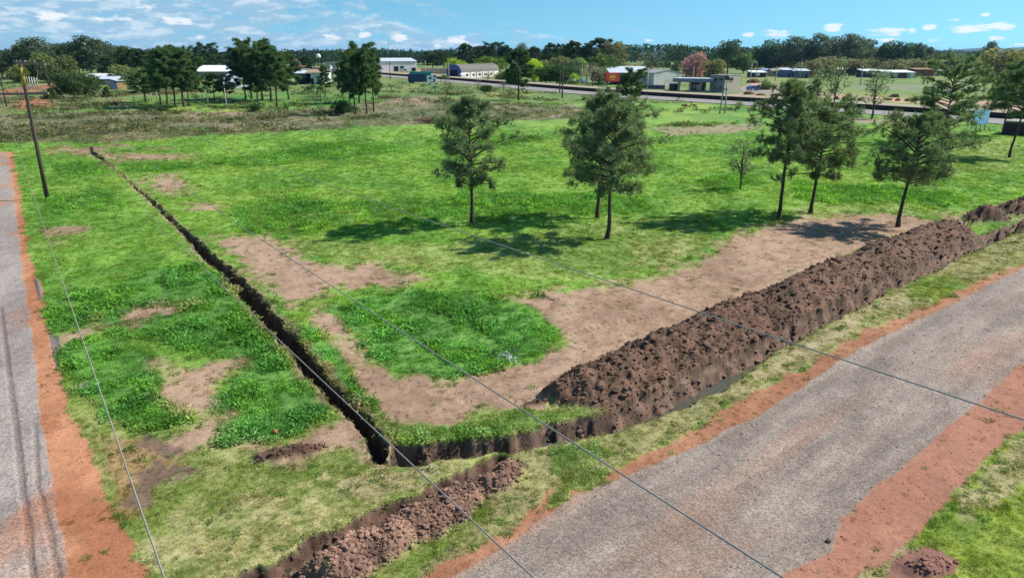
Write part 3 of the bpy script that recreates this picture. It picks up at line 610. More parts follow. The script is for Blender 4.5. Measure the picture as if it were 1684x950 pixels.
bank = (mb[i] > .4); rub = (mr_[i] > .4) & (mw[i] < .3); wal = (T['dep'][i] > .08) & (T['dep'][i] < .72) & (mw[i] < .2) & ((T['b'][i] < -.3) | (r.random(len(x)) < .5)); hpz = mh[i] > .5
k = (wal & (r.random(len(x)) < .22)) | (bank & (r.random(len(x)) < .24)) | (rub & (r.random(len(x)) < .60)) | (hpz & (r.random(len(x)) < .25)); x, y, i, rub = x[k], y[k], i[k], rub[k]; n = len(x)
sz_ = np.where(rub, r.uniform(.015, .04, n) + .07 * r.random(n)**6, r.uniform(.014, .04, n) + .08 * r.random(n)**7) * (y / 22)**.45
tint = COLR[i] * r.uniform(.75, 1.35, (n, 1))
scatter('soil_clods', np.stack([x, y, Z[i] + sz_ * .25], -1), sz_, r.uniform(0, 6.28, n), tint, r.integers(0, 6, n), lib_c, 'loose lumps of dug earth lying on the banks')
x, y, i, r = candidates(60000, y0=13, y1=60, seed=23)
k = ((GD[i] < .25) & (T['dep'][i] < .05) & (r.random(len(x)) < .10) & (SP_[i] < .5)) | ((SP_[i] > .5) & (r.random(len(x)) < .25)); x, y, i = x[k], y[k], i[k]; n = len(x)
sz_ = (r.uniform(.008, .018, n) + .02 * r.random(n)**8) * (y / 20)**.5
scatter('pebbles', np.stack([x, y, Z[i] + sz_ * .3], -1), sz_, r.uniform(0, 6.28, n), np.clip(COLR[i] * r.uniform(.65, 1.35, (n, 1)), 0, .8), r.integers(0, 6, n), lib_c, 'loose stones on the roads and the bare dirt')

# ------------------------------------------------------------------ trees
def bark_mat(name, c):
    m, nt, b = newmat(name); tc = nd(nt, 'ShaderNodeTexCoord').outputs['Object']
    mp = nd(nt, 'ShaderNodeMapping'); mp.inputs['Scale'].default_value = (5, 5, .8); nt.links.new(tc, mp.inputs[0]); n = noise(nt, 2.0, 5, .65, mp.outputs[0])
    nt.links.new(mixc(nt, mr(nt, n, .3, .7), tuple(v * .5 for v in c), tuple(v * 1.5 for v in c)), b.inputs['Base Color']); b.inputs['Roughness'].default_value = .95
    bp = nd(nt, 'ShaderNodeBump'); bp.inputs['Strength'].default_value = .6; nt.links.new(n, bp.inputs['Height']); nt.links.new(bp.outputs[0], b.inputs['Normal']); return m
M_BARK = bark_mat('pine_bark', (.070, .050, .040)); M_BARKP = bark_mat('pale_bark', (.26, .22, .18))
M_NEEDLE = foliage('pine_needles', .40, var=.25, scale=.9); M_LEAF = foliage('tree_leaves', .42, var=.35, scale=.35)
def tube_np(pts, rad, n=6):
    P = np.asarray(pts, float); t = unit(np.gradient(P, axis=0)); ref = np.array([0.31, 0.77, 0.55]); a = unit(np.cross(t, ref)); b = np.cross(t, a)
    th = np.arange(n) * 2 * math.pi / n; rad = np.broadcast_to(np.asarray(rad, float), (len(P),))
    V = (P[:, None] + (a[:, None] * np.cos(th)[None, :, None] + b[:, None] * np.sin(th)[None, :, None]) * rad[:, None, None]).reshape(-1, 3)
    m = len(P); i0 = np.arange(m - 1)[:, None] * n + np.arange(n)[None]; i1 = np.arange(m - 1)[:, None] * n + (np.arange(n)[None] + 1) % n
    return V, np.stack([i0, i1, i1 + n, i0 + n], -1).reshape(-1, 4)
def joinVF(parts):
    V, Fs, o = [], [], 0
    for v, f_ in parts: V.append(v); Fs.append(f_ + o); o += len(v)
    return np.concatenate(V), np.concatenate(Fs)
def pine_meshes(seed, H=9.0, base=.36, Rm=2.1, tufts=2600, per=9, blade=.26, bw=.030, lean=(0, 0), prof='oval', wid=.17, limbs=48):
    """trunk with limbs, and a crown of needle tufts carried on the limbs"""
    r = np.random.default_rng(seed); nt_ = 12; zs = np.linspace(0, H, nt_); w = np.cumsum(r.normal(0, .035, (nt_, 2)), 0)
    tp = np.stack([w[:, 0] + lean[0] * (zs / H)**1.3, w[:, 1] + lean[1] * (zs / H)**1.3, zs], -1); tp[0, :2] = 0
    rad = wid * (1 - .88 * (zs / H)) + .055 * np.exp(-zs * 3); parts = [tube_np(tp, rad, 8)]
    C, D = [], []; azo = r.uniform(0, 6.28)
    lop = r.uniform(.72, 1.28, 7)
    for b in range(limbs):
        u = (b + r.uniform(0, .8)) / limbs; z0 = H * (base + (1 - base) * u * .97)
        env = {'oval': math.sin(math.pi * min(1, .18 + .80 * u**.85))**.8, 'cone': (1 - u)**.8 * .95 + .12, 'flat': math.sin(math.pi * min(1, .10 + .72 * u**.65))**.55}[prof]
        th = azo + b * 2.4 + r.normal(0, .35); L = Rm * env * r.uniform(.70, 1.15) * lop[int((th % 6.283) / 6.284 * 7)]
        o = np.array([np.interp(z0, zs, tp[:, k_]) for k_ in range(3)]); s = np.linspace(0, 1, 6)
        rise = r.uniform(.05, .50) + .55 * u; bend = r.normal(0, .25)
        q = np.stack([np.cos(th + bend * s) * L * s, np.sin(th + bend * s) * L * s, L * (rise * s - .25 * s * s)], -1) + o
        parts.append(tube_np(q, np.linspace(.035 + .012 * L, .010, 6), 5))
        nsub = max(3, int(L * 4.2))
        for j in range(nsub):
            t0 = r.uniform(.30, 1.0); p0 = np.array([np.interp(t0, s, q[:, k_]) for k_ in range(3)])
            d = unit(np.array([math.cos(th + r.normal(0, .85)), math.sin(th + r.normal(0, .85)), r.normal(.22, .55)])); l2 = r.uniform(.25, .75) * (0.45 + .35 * L / Rm)
            m = int(max(3, round(tufts / limbs / nsub))); tt = r.uniform(.45, 1.1, m)[:, None]
            C.append(p0 + d * l2 * tt + r.normal(0, .115, (m, 3))); D.append(np.repeat((d * .8 + np.array([0, 0, .35]))[None], m, 0))
            if j % 3 == 0: parts.append(tube_np(np.stack([p0, p0 + d * l2 * .5, p0 + d * l2 + np.array([0, 0, .05])]), np.array([.014, .010, .006]), 4))
    C, D = np.concatenate(C), unit(np.concatenate(D)); n = len(C)
    Cb = np.repeat(C, per, 0); Db = unit(np.repeat(D, per, 0) * .75 + unit(r.normal(size=(n * per, 3))) * .95)
    V, Fc = blades(Cb, Db, r.uniform(.6, 1.2, n * per) * blade, r.uniform(.7, 1.3, n * per) * bw, r)
    cm = shade_attr(npmesh('crown', V, Fc), n * per, 3, r, per)
    V, Fq = joinVF(parts); return npmesh('trunk', V, Fq, True), cm
def broad_meshes(seed, H=10.0, base=.25, Rm=3.6, clumps=16, leaves_n=2200, leaf=.5, open_=0.0, wid=.22, tall=False, limbs=9):
    """forked trunk and a crown of leaf clumps with gaps between them"""
    r = np.random.default_rng(seed); parts = []; zs = np.linspace(0, H * (.85 if tall else .5), 8); w = np.cumsum(r.normal(0, .05, (8, 2)), 0); w[0] = 0
    tp = np.stack([w[:, 0], w[:, 1], zs], -1); parts.append(tube_np(tp, wid * (1 - .7 * zs / zs[-1]) + .05 * np.exp(-zs * 2), 7))
    cc, cr = [], []
    for k_ in range(clumps):
        u = (k_ + .5) / clumps; z = H * (base + (1 - base) * (.10 + .82 * u)); env = math.sin(math.pi * min(1, .15 + .72 * u)) ** .6
        th = k_ * 2.4 + r.normal(0, .4); rr = Rm * env * math.sqrt(r.uniform(.05, .85)) * (1.0 if not tall else .9)
        cc.append((math.cos(th) * rr, math.sin(th) * rr, z)); cr.append(Rm * r.uniform(.26, .50) * (.62 if tall else 1))
    cc, cr = np.array(cc), np.array(cr)
    for k_ in range(0, clumps, max(1, clumps // limbs)):
        z0 = min(cc[k_, 2] * r.uniform(.45, .75), zs[-1]); o = np.array([np.interp(z0, zs, tp[:, q]) for q in range(3)]); m_ = (o + cc[k_]) / 2 + np.array([0, 0, .2]) + r.normal(0, .15, 3)
        parts.append(tube_np(np.stack([o, m_, cc[k_]]), np.array([wid * .45, wid * .28, wid * .08]), 5))
    pk = cr**2 / (cr**2).sum(); ki = r.choice(clumps, leaves_n, p=pk); dn = unit(r.normal(size=(leaves_n, 3)))
    C = cc[ki] + dn * (cr[ki] * r.uniform(.45, 1.05, leaves_n)**.6)[:, None] * np.array([1.1, 1.1, .78])
    keep = r.random(leaves_n) > open_; C, dn, ki = C[keep], dn[keep], ki[keep]; n = len(C)
    D = unit(dn * .5 + r.normal(0, .8, (n, 3))); V, Fc = leaves(C, D, r.uniform(.6, 1.3, n) * leaf, r.uniform(.6, 1.2, n) * leaf * .62, r)
    cm = npmesh('crown', V, Fc); a = cm.attributes.new('shade', 'FLOAT', 'POINT'); sv = .5 * r.random(clumps)[ki] + .5 * r.random(n); a.data.foreach_set('value', np.repeat(sv, 4).astype(np.float32))
    V, Fq = joinVF(parts); return npmesh('trunk', V, Fq, True), cm
def palm_meshes(seed, H=5.0):
    r = np.random.default_rng(seed); zs = np.linspace(0, H, 6); tp = np.stack([.1 * np.sin(zs * .6), 0 * zs, zs], -1); parts = [tube_np(tp, .13 - .05 * zs / H, 7)]
    C, D, L, W = [], [], [], []
    for k_ in range(18):
        th = k_ * 2.4 + r.normal(0, .2); e = r.uniform(-.1, 1.45); s = np.linspace(0, 1, 7); Lf = r.uniform(1.3, 1.9)
        q = np.stack([np.cos(th) * Lf * s * math.cos(e * .6), np.sin(th) * Lf * s * math.cos(e * .6), Lf * (math.sin(e) * 1.7 * s - 2.1 * s * s)], -1) + tp[-1]; parts.append(tube_np(q, np.linspace(.03, .01, 7), 3))
        for t0 in np.linspace(.12, 1, 16):
            p0 = np.array([np.interp(t0, s, q[:, k2]) for k2 in range(3)])
            for sd_ in (-1, 1): C.append(p0); D.append((-math.sin(th) * sd_ + math.cos(th) * .5, math.cos(th) * sd_ + math.sin(th) * .5, -.45 + r.normal(0, .2))); L.append(.45 * (1.1 - .5 * t0)); W.append(.10)
    V, Fc = blades(np.array(C), unit(np.array(D)), np.array(L), np.array(W), r); cm = shade_attr(npmesh('crown', V, Fc), len(C), 3, r)
    V, Fq = joinVF(parts); return npmesh('trunk', V, Fq, True), cm
def make_tree(name, meshes, loc, scale, rz, label, cat, group, colr, bark, leafm, part='crown'):
    root = empty(name, loc, rz); root.scale = scale; tag(root, label, cat, group)
    t_, c_ = meshes
    for me, mt in ((t_, bark), (c_, leafm)):
        if len(me.materials) == 0: me.materials.append(mt)
    o1 = bpy.data.objects.new('trunk', t_); o2 = bpy.data.objects.new(part, c_)
    for o in (o1, o2): col.objects.link(o); o.parent = root
    o1.material_slots[0].link = 'OBJECT'; o1.material_slots[0].material = bark
    o2.color = (*colr, 1); return root
PINE_C = (.190, .250, .138)
# the pines standing in the plot, each its own tree
for (bx, by, ty, seed, base, Rm, prof, lean, lab, rz) in [
    (776,368,165,1,.30,2.35,'oval',(-.1,0),'lone pine with oval crown standing leftmost in the green plot',0.3),
    (982,360,160,2,.34,2.95,'oval',(.1,0),'pine with dark dense crown just behind the nearest pine of the pair',1.1),
    (998,393,182,3,.38,2.95,'oval',(.35,0),'nearest pine of the overlapping pair in the middle of the plot',2.0),
    (1280,360,135,4,.42,2.6,'oval',(.55,0),'tallest pine of the plot at the edge of the bare dirt',.5),
    (1333,350,180,5,.36,2.7,'flat',(.45,0),'thin pine with drooping side branches right beside the tallest pine',2.9),
    (1477,372,195,6,.40,3.1,'oval',(.75,0),'spreading pine with leaning trunk next to the soil bank',4.2),
    (1550,235,112,8,.30,4.4,'flat',(.4,0),'broad flat branched pine standing left of the blue billboard',1.7),
    (1660,258,98,9,.42,3.2,'oval',(1.6,0),'pine with leaning trunk cut by the right edge of the picture',.2),
    (1648,222,104,10,.40,3.3,'oval',(.7,0),'slender pine behind the leaning pine at the right edge',3.6)]:
    x_, y_ = G(bx, by); h_ = top_h(y_, ty)
    ms = pine_meshes(seed, h_, base, Rm * 1.16, 3500 if y_ < 80 else 4000, 9, .34 if y_ < 80 else .42, .042 if y_ < 80 else .062, lean, prof, .15)
    make_tree('pine_tree', ms, (x_, y_, gz(x_, y_) - .05), (1, 1, 1), 0, lab, 'pine tree', 'pines in the vacant plot', PINE_C, M_BARK, M_NEEDLE)
# shared kinds for everything farther away
PINES = [pine_meshes(30 + k_, 12.0, .30 + .06 * (k_ % 3), 3.1 + .3 * (k_ % 2), 2600, 7, .62, .11, (0, 0), ['oval', 'flat', 'oval', 'cone'][k_], .19, 34) for k_ in range(4)]
EUCS = [broad_meshes(40 + k_, 20.0, .20, 6.2, 34 + 4 * k_, 3000, .95, .05, .35, True) for k_ in range(4)]
ROUNDS = [broad_meshes(50 + k_, 10.0, .10, 4.6, 17 + 3 * k_, 2200, .85, 0, .25) for k_ in range(4)]
AIRY = [broad_meshes(60 + k_, 10.0, .26, 2.6, 15, 900, .40, .1, .15, True, 14) for k_ in range(3)]
BARES = [broad_meshes(70 + k_, 8.0, .25, 3.4, 22, 900, .30, .2, .16, False, 20) for k_ in range(2)]
PALMS = [palm_meshes(80), palm_meshes(81, 4.0)]
KIND = {'pine': (PINES, 12.0, 5.6, M_BARK, M_NEEDLE, 'pine_tree', 'pine tree', (.050, .082, .034)), 'euc': (EUCS, 20.0, 11.0, M_BARKP, M_LEAF, 'eucalyptus_tree', 'tree', (.060, .085, .048)),
        'round': (ROUNDS, 10.0, 9.6, M_BARK, M_LEAF, 'broadleaf_tree', 'tree', (.055, .090, .030)), 'airy': (AIRY, 10.0, 5.4, M_BARK, M_LEAF, 'young_eucalyptus', 'tree', (.105, .125, .085)),
        'bare': (BARES, 8.0, 7.4, M_BARK, M_LEAF, 'sparse_tree', 'tree', (.17, .14, .10)), 'palm': (PALMS, 5.6, 3.6, M_BARKP, M_LEAF, 'palm_tree', 'palm', (.050, .105, .040))}
tcount = [0]
def T_(kind, bx, Yd, ty, wpx, label, group=None, colr=None, by=None):
    ms, h0, w0, bark, lm, nm, cat, c0 = KIND[kind]; k_ = tcount[0]; tcount[0] += 1
    if by is not None: Yd = G(bx, by)[1]
    x_, _ = at(bx, Yd); h_ = top_h(Yd, ty); w_ = wpx / F * (Yd * CP + CH * SP)
    s = w_ / w0; c = colr or c0; jj = random.uniform(.88, 1.12)
    return make_tree(nm, ms[k_ % len(ms)], (x_, Yd, gz(x_, Yd) - .05), (s, s, h_ / h0), random.uniform(0, 6.28), label, cat, group, tuple(v * jj * (2.0 if Yd < 320 else 1.8) for v in c), bark, lm)
OL = (.125, .125, .065); YG = (.24, .30, .035); DK = (.030, .055, .022); PINK = (.22, .125, .145); GY = (.15, .125, .11)
# small two-stemmed tree and thin trees on the far side of the plot
T_('airy', 1217, 0, 225, 50, 'small thin tree with pale double stems left of the tallest pine', None, (.10, .125, .085), by=312)
T_('airy', 1433, 0, 112, 62, 'airy grey green eucalyptus with dark trunk near the highway', None, None, by=196)
T_('airy', 1368, 0, 92, 50, 'taller airy eucalyptus behind the right hand pine of the plot', None, None, by=186)
T_('airy', 1340, 0, 108, 40, 'thin pale eucalyptus just left of the taller airy one', None, None, by=184)
T_('pine', 853, 0, 82, 44, 'dark pine on a bare straight trunk before the blue warehouse end', None, (.035, .065, .028), by=165)
T_('pine', 1036, 0, 119, 36, 'small loose pine on the verge in front of the red sign', None, None, by=182)
T_('palm', 990, 0, 133, 22, 'bushy palm on the verge left of the red sign', 'palms on the verge', None, by=163)
T_('palm', 1000, 0, 138, 18, 'lower palm touching the bushy palm by the red sign', 'palms on the verge', None, by=163)
for bx, by, ty, lab in [(697,152,138,'leftmost of three palms before the parked trucks'),(717,154,138,'middle palm before the parked trucks'),(732,153,122,'tallest palm before the parked trucks, near the blue warehouse'),(644,151,137,'lone small palm right of the pine grove')]:
    T_('palm', bx, 0, ty, 22, lab, 'palms in the rough grass', None, by=by)
T_('round', 800, 0, 140, 20, 'small round dark bush in the rough grass', None, DK, by=153)
T_('bare', 786, 0, 132, 22, 'leafless small tree left of the round bush', None, GY, by=151)
T_('bare', 829, 0, 130, 22, 'leafless small tree right of the round bush', None, GY, by=151)
T_('bare', 803, 0, 115, 24, 'brownish sparse tree in front of the white warehouse wall', None, GY, by=136)
# the pine grove left of centre
for q, (bx, by, ty, w, lab) in enumerate([(404,164,78,42,'tall pine at the left of the big grove'),(414,163,74,50,'tall pine with rounded top in the big grove'),(447,168,76,60,'broad pine in the middle of the big grove'),(456,176,84,48,'front pine on a dark trunk in the big grove'),(475,164,88,46,'right hand pine of the big grove'),(432,166,80,50,'pine half hidden in the big grove'),(424,168,128,36,'low bushy young pine at the foot of the grove'),
    (536,159,108,20,'single slim pine between the grove and the silos'),(585,188,88,40,'front left pine of the small grove before the white shed'),(591,170,80,46,'tallest pine of the small grove before the white shed'),(603,188,86,44,'middle pine of the small grove before the white shed'),(615,184,84,40,'right hand pine of the small grove before the white shed'),(575,170,96,30,'left shaded pine of the small grove'),
    (240,169,124,42,'low wide pine left of the white fence posts'),(277,178,82,54,'leftmost tall pine of the left grove'),(289,176,78,52,'second tall pine of the left grove'),(303,176,80,54,'third tall pine of the left grove'),(311,174,86,38,'right hand tall pine of the left grove'),(265,172,98,44,'darker pine behind the left grove'),
    (324,170,108,24,'pine between the two groves'),(353,166,121,30,'rounded pine before the white roofed shed'),(373,168,128,22,'small pine by the sloping grey roof'),(564,165,104,24,'pine beside the silos'),(177,168,143,14,'tiny conifer alone in the left scrub')]):
    T_('pine', bx, 0, ty, w, lab, 'pines of the groves', None, by=by)
for bx, by, ty, lab in [(342,174,140,'palm in front of the rounded pine'),(508,169,136,'left palm of three between the groves'),(517,169,138,'middle palm of three between the groves'),(528,172,134,'right palm of three between the groves')]:
    T_('palm', bx, 0, ty, 22, lab, 'palms at the groves', None, by=by)
T_('round', 563, 0, 165, 32, 'low dark bush in front of the small grove', None, DK, by=190)
T_('round', 420, 0, 171, 20, 'small dark shrub in the dry grass before the big grove', None, DK, by=184)
T_('round', 472, 0, 170, 10, 'tiny green shrub at the foot of the grove', None, (.06, .13, .03), by=180)
for bx, by, ty, w, lab in [(104,160,122,34,'round bush left in the clump beside the greenhouse'),(122,162,120,38,'darkest round bush of the clump beside the greenhouse'),(142,160,122,36,'right round bush of the clump beside the greenhouse'),(154,152,124,26,'back bush of the clump beside the greenhouse')]:
    T_('round', bx, 0, ty, w, lab, 'bushes beside the greenhouse', (.040, .062, .026), by=by)
T_('pine', 86, 0, 145, 20, 'small dense conifer beside the red earth patch', None, None, by=171)
T_('round', 258, 0, 172, 60, 'low dark thicket before the left grove', None, DK, by=182)
ORD = ['first', 'second', 'third', 'fourth', 'fifth', 'sixth', 'seventh', 'eighth', 'ninth', 'tenth', 'eleventh', 'twelfth', 'thirteenth']
# wood at the far left
for q, (bx, Yd, ty, w) in enumerate([(-40,380,88,60),(5,390,96,46),(24,400,84,46),(42,380,72,52),(64,370,60,62),(92,420,72,48),(112,400,70,44),(132,390,68,46),(151,365,58,64),(176,390,68,52),(202,410,74,50),(226,400,78,46),(250,420,80,44)]):
    T_('euc', bx, Yd, ty, w, {4: 'tall ragged eucalyptus above the near pole top', 8: 'tallest ragged eucalyptus above the greenhouse'}.get(q, ORD[q] + ' ragged grey green eucalyptus from the left in the far left wood'), 'eucalyptus wood at far left', (.052, .070, .042))
for bx, Yd, ty, w, lab in [(78,330,90,44,'yellowish green round tree left of the greenhouse'),(108,325,93,44,'paler green round tree left of the greenhouse'),(32,320,108,34,'pale brush behind the near pole'),(50,330,104,36,'small green tree behind the near pole'),(200,310,108,40,'green tree over the greenhouse end'),(225,300,112,36,'green tree right of the greenhouse')]:
    T_('round', bx, Yd, ty, w, lab, None, (.095, .115, .045))
for q, (bx, Yd, ty, w) in enumerate(sorted([(215,330,86,36),(238,320,84,34),(262,330,82,38),(318,450,84,30),(338,440,76,34),(356,450,84,30),(380,460,86,28),(505,460,92,28),(180,350,94,30)])):
    T_('pine', bx, Yd, ty, w, ORD[q] + ' dark pine from the left in the row behind the left groves', 'pines behind the left groves', (.040, .068, .032))
# behind the warehouses
for q, (bx, Yd, ty, w) in enumerate(sorted([(712,500,88,34),(730,520,86,32),(768,470,73,34),(790,480,77,36),(812,470,75,36),(832,470,78,30),(905,450,72,32),(925,470,78,30),(942,440,70,40),(965,460,76,34),(985,440,64,50),(880,480,78,30)])):
    T_('pine', bx, Yd, ty, w, ORD[q] + ' dark pine from the left in the row behind the warehouses', 'pines behind the warehouses', (.038, .064, .033))
T_('euc', 858, 460, 70, 24, 'thin pale eucalyptus standing out behind the dark pine', None, (.085, .10, .07))
T_('euc', 1008, 430, 68, 46, 'olive brown eucalyptus at the right end of the warehouse pines', None, (.105, .105, .062))
T_('round', 750, 430, 97, 40, 'yellow green tree behind the blue warehouse front', None, (.19, .24, .04))
T_('round', 808, 440, 94, 60, 'bamboo green tree mass behind the warehouse roof', None, (.085, .13, .035))
T_('round', 878, 330, 99, 34, 'bright yellow green round tree beside the warehouse', None, YG)
for bx, Yd, ty, w, lab, c in [(845,325,112,30,'dark bush before the warehouse end',DK),(828,330,118,26,'low green hedge bush by the warehouse',(.06,.10,.03)),(898,318,110,40,'dark round tree right of the yellow green tree',DK),(916,308,107,44,'large dark tree behind the roadside poles',DK),(935,312,110,40,'dark green tree behind the white car',DK),(915,345,95,56,'grey olive tree crown above the dark trees',OL),(940,340,98,40,'blue green tree above the dark trees',(.075,.105,.06)),(952,350,97,34,'green tree with pale top behind the poles',(.12,.16,.05)),
                              (944,296,122,18,'yellow green shrub behind the parked white car',(.17,.22,.04)),(975,290,104,44,'brown twiggy tree left of the red sign',GY),(992,320,90,50,'spreading green tree above the red sign',(.075,.11,.04)),(985,300,112,36,'grey green tree beside the red sign',(.09,.105,.065))]:
    T_('round' if c != GY else 'bare', bx, Yd, ty, w, lab, None, c)
T_('bare', 1068, 380, 84, 50, 'tall leafless tree above the metal roofed shed', None, (.13, .125, .115))
T_('round', 1143, 340, 88, 44, 'pink flowering tree behind the whitewashed building', None, PINK)
T_('round', 490, 430, 98, 16, 'small pink flowering tree beyond the grove', None, (.22, .11, .125))
T_('round', 1172, 330, 100, 40, 'olive tree right of the pink tree', None, OL)
T_('round', 1110, 400, 106, 16, 'small dark shrub left of the pink tree', None, DK)
T_('euc', 1196, 470, 64, 44, 'tall two headed eucalyptus on the skyline right of the pink tree', None, (.055, .078, .052))
T_('round', 1222, 470, 88, 32, 'round green field tree on a short trunk', None, (.07, .105, .045))
for q, (bx, Yd, ty, w) in enumerate([(1245,600,82,40),(1268,580,70,56),(1292,590,74,46),(1318,600,76,44),(1352,600,74,46),(1385,600,70,50),(1412,600,74,44),(1450,620,72,40),(1475,620,70,44),(1498,640,74,30)]):
    T_('round', bx, Yd, ty, w, ORD[q] + ' dark crown from the left in the tree mass at right', 'dark tree mass at right', (.036, .058, .038))
for q, (bx, Yd, ty, w) in enumerate([(1302,560,58,38),(1318,570,62,30),(1342,560,54,40),(1368,570,60,34),(1396,555,54,44),(1420,570,62,34),(1508,640,70,22)]):
    T_('euc', bx, Yd, ty, w, ORD[q] + ' tall loose eucalyptus from the left above the dark mass', 'eucalyptus above the right skyline', (.075, .090, .068))
for q, (bx, Yd, ty, w) in enumerate(sorted([(1330,400,100,42),(1358,410,94,46),(1405,430,98,44),(1435,420,94,50),(1470,430,98,44),(1500,440,98,40),(1530,450,100,40),(1560,470,98,40),(1585,520,98,40),(1290,420,108,30)])):
    T_('bare' if random.random() < .5 else 'round', bx, Yd, ty, w, ORD[q] + ' olive brown garden tree from the left among the far houses', 'garden trees among the far houses', (.13, .125, .085))
T_('euc', 1525, 720, 76, 20, 'lone bluish tree on the skyline left of the far hills', None, (.05, .07, .055))
T_('euc', 1624, 690, 67, 24, 'lone tall tree standing before the far hills', None, (.07, .085, .065))
T_('round', 1652, 330, 84, 96, 'wide olive tree with low spreading limbs at right', None, (.125, .12, .065))
# far pine plantation on the skyline and the scrub belt before the hills
def far_wood(name, x0, x1, tops, Y0, Y1, n, colr, label, hmin=4, leaf=2.2, spread=2.2, per=26):
    r = np.random.default_rng(len(name)); px = r.uniform(x0, x1, n); yd = r.uniform(Y0, Y1, n); V_, F_, S_, o = [], [], [], 0
    for a, b in zip(px, yd):
        xx, _ = at(a, b); h = max(hmin, top_h(Y0, np.interp(a, [t[0] for t in tops], [t[1] for t in tops])) * r.uniform(.84, 1.06)); m = per
        u = r.random(m); c = np.stack([xx + r.normal(0, spread, m) * (1 - .55 * u), b + r.normal(0, spread, m), h * (.22 + .78 * u)], -1)
        v, f_ = leaves(c, unit(r.normal(0, 1, (m, 3))), r.uniform(.7, 1.4, m) * leaf, r.uniform(.6, 1.1, m) * leaf, r); V_.append(v); F_.append(f_ + o); o += len(v); S_.append(np.full(m * 4, r.random()))
    me = npmesh(name, np.concatenate(V_), np.concatenate(F_)); a_ = me.attributes.new('shade', 'FLOAT', 'POINT'); a_.data.foreach_set('value', np.concatenate(S_).astype(np.float32))
    ob = obj(name, me, M_LEAF); ob.color = (*[v * 1.45 for v in colr], 1); return tag(ob, label, None, None, 'stuff')
far_wood('pine_forest', 180, 1540, [(180,92),(330,90),(420,83),(480,84),(560,83),(640,82),(700,85),(760,80),(900,82),(1010,78),(1050,73),(1120,74),(1180,80),(1240,78),(1500,80),(1540,86)], 780, 900, 2300, (.034, .060, .038), 'dark pine plantation along the skyline')
far_wood('eucalyptus_wood', -250, 330, [(-250,80),(330,88)], 470, 560, 260, (.050, .068, .042), 'dense grey green wood behind the far left trees')
far_wood('scrub_belt', 1490, 1900, [(1490,92),(1900,92)], 620, 1100, 330, (.085, .105, .055), 'belt of low trees before the far hills', leaf=2.6)
far_wood('hedge_row', 1060, 1520, [(1060,103),(1520,103)], 640, 700, 240, (.045, .068, .04), 'dark hedge along the far field', hmin=3, spread=1.4)
far_wood('far_forest', 1480, 2000, [(1480,84),(1600,85),(2000,84)], 2000, 2600, 420, (.035, .058, .045), 'distant dark forest strip before the hills', leaf=6, spread=8)
def hills(name, prof, Yd, c, label):
    P = [(at(a, Yd)[0], max(1, top_h(Yd, b))) for a, b in prof]; V_ = []; n = len(P)
    for dy, k_ in ((-900, 0), (0, 1), (1500, 0)):
        for x_, h in P: V_.append((x_, Yd + dy, h * k_ - 3 * (1 - k_)))
    Fc = [(j * n + i_, j * n + i_ + 1, (j + 1) * n + i_ + 1, (j + 1) * n + i_) for j in range(2) for i_ in range(n - 1)]
    return tag(obj(name, npmesh(name, V_, Fc, True), plain(name + '_cover', c, .95, .35, .004)), label, None, None, 'structure')
hills('hills', [(1300,88),(1420,85),(1500,83),(1545,83.5),(1590,80.5),(1612,79),(1650,80),(1684,77.5),(1760,76),(1850,79),(2100,86),(2300,88)], 6500, (.025, .055, .06), 'low blue hills on the right horizon')
hills('hills', [(-500,86),(-300,80),(-120,83),(0,86),(60,88)], 5500, (.025, .055, .06), 'low blue rise on the left horizon')
# ------------------------------------------------------------------ building blocks
def box(bm, x0, x1, y0, y1, z0, z1):
    v = [bm.verts.new(p) for p in ((x0,y0,z0),(x1,y0,z0),(x1,y1,z0),(x0,y1,z0),(x0,y0,z1),(x1,y0,z1),(x1,y1,z1),(x0,y1,z1))]
    for f_ in ((3,2,1,0),(4,5,6,7),(0,1,5,4),(1,2,6,5),(2,3,7,6),(3,0,4,7)): bm.faces.new([v[i_] for i_ in f_])
def pbox(name, parent, mat, *b):
    bm = bmesh.new(); box(bm, *b); return obj(name, bm, mat, parent)
def prism(name, parent, mat, prof, y0, y1, axis='y'):
    """extrude a profile of (across, z) points from y0 to y1"""
    bm = bmesh.new(); f3 = (lambda a, y_, z_: (a, y_, z_)) if axis == 'y' else (lambda a, y_, z_: (y_, a, z_))
    A = [bm.verts.new(f3(a, y0, z_)) for a, z_ in prof]; B = [bm.verts.new(f3(a, y1, z_)) for a, z_ in prof]; n = len(prof)
    bm.faces.new(A[::-1]); bm.faces.new(B)
    for i_ in range(n): bm.faces.new([A[i_], A[(i_ + 1) % n], B[(i_ + 1) % n], B[i_]])
    bmesh.ops.recalc_face_normals(bm, faces=bm.faces[:]); return obj(name, bm, mat, parent)
def tubeo(name, parent, mat, pts, rad, n=8, smooth=True):
    V, Fq = tube_np(pts, rad, n); k_ = len(pts); bm = bmesh.new(); vs = [bm.verts.new(v) for v in V]
    for f_ in Fq: bm.faces.new([vs[i_] for i_ in f_])
    bm.faces.new(vs[:n][::-1]); bm.faces.new(vs[(k_ - 1) * n:]); bmesh.ops.recalc_face_normals(bm, faces=bm.faces[:]); return obj(name, bm, mat, parent, smooth)
WHITE = plain('stained_whitewash', (.60, .57, .52), .9, .12, .25, (.30, .27, .23)); WHITEM = plain('white_sheet_metal', (.72, .74, .76), .5, .06, .3); BLUEP = plain('blue_painted_metal', (.045, .095, .28), .55, .2, .4)
GREYR = plain('fibre_cement_roof', (.30, .275, .25), .9, .2, .3); ZINC = plain('zinc_roof', (.50, .54, .60), .45, .12, .3); GREYW = plain('grey_render', (.25, .25, .265), .9, .12, .3); DARKW = plain('dark_wall', (.055, .055, .07), .9, .3, .4)
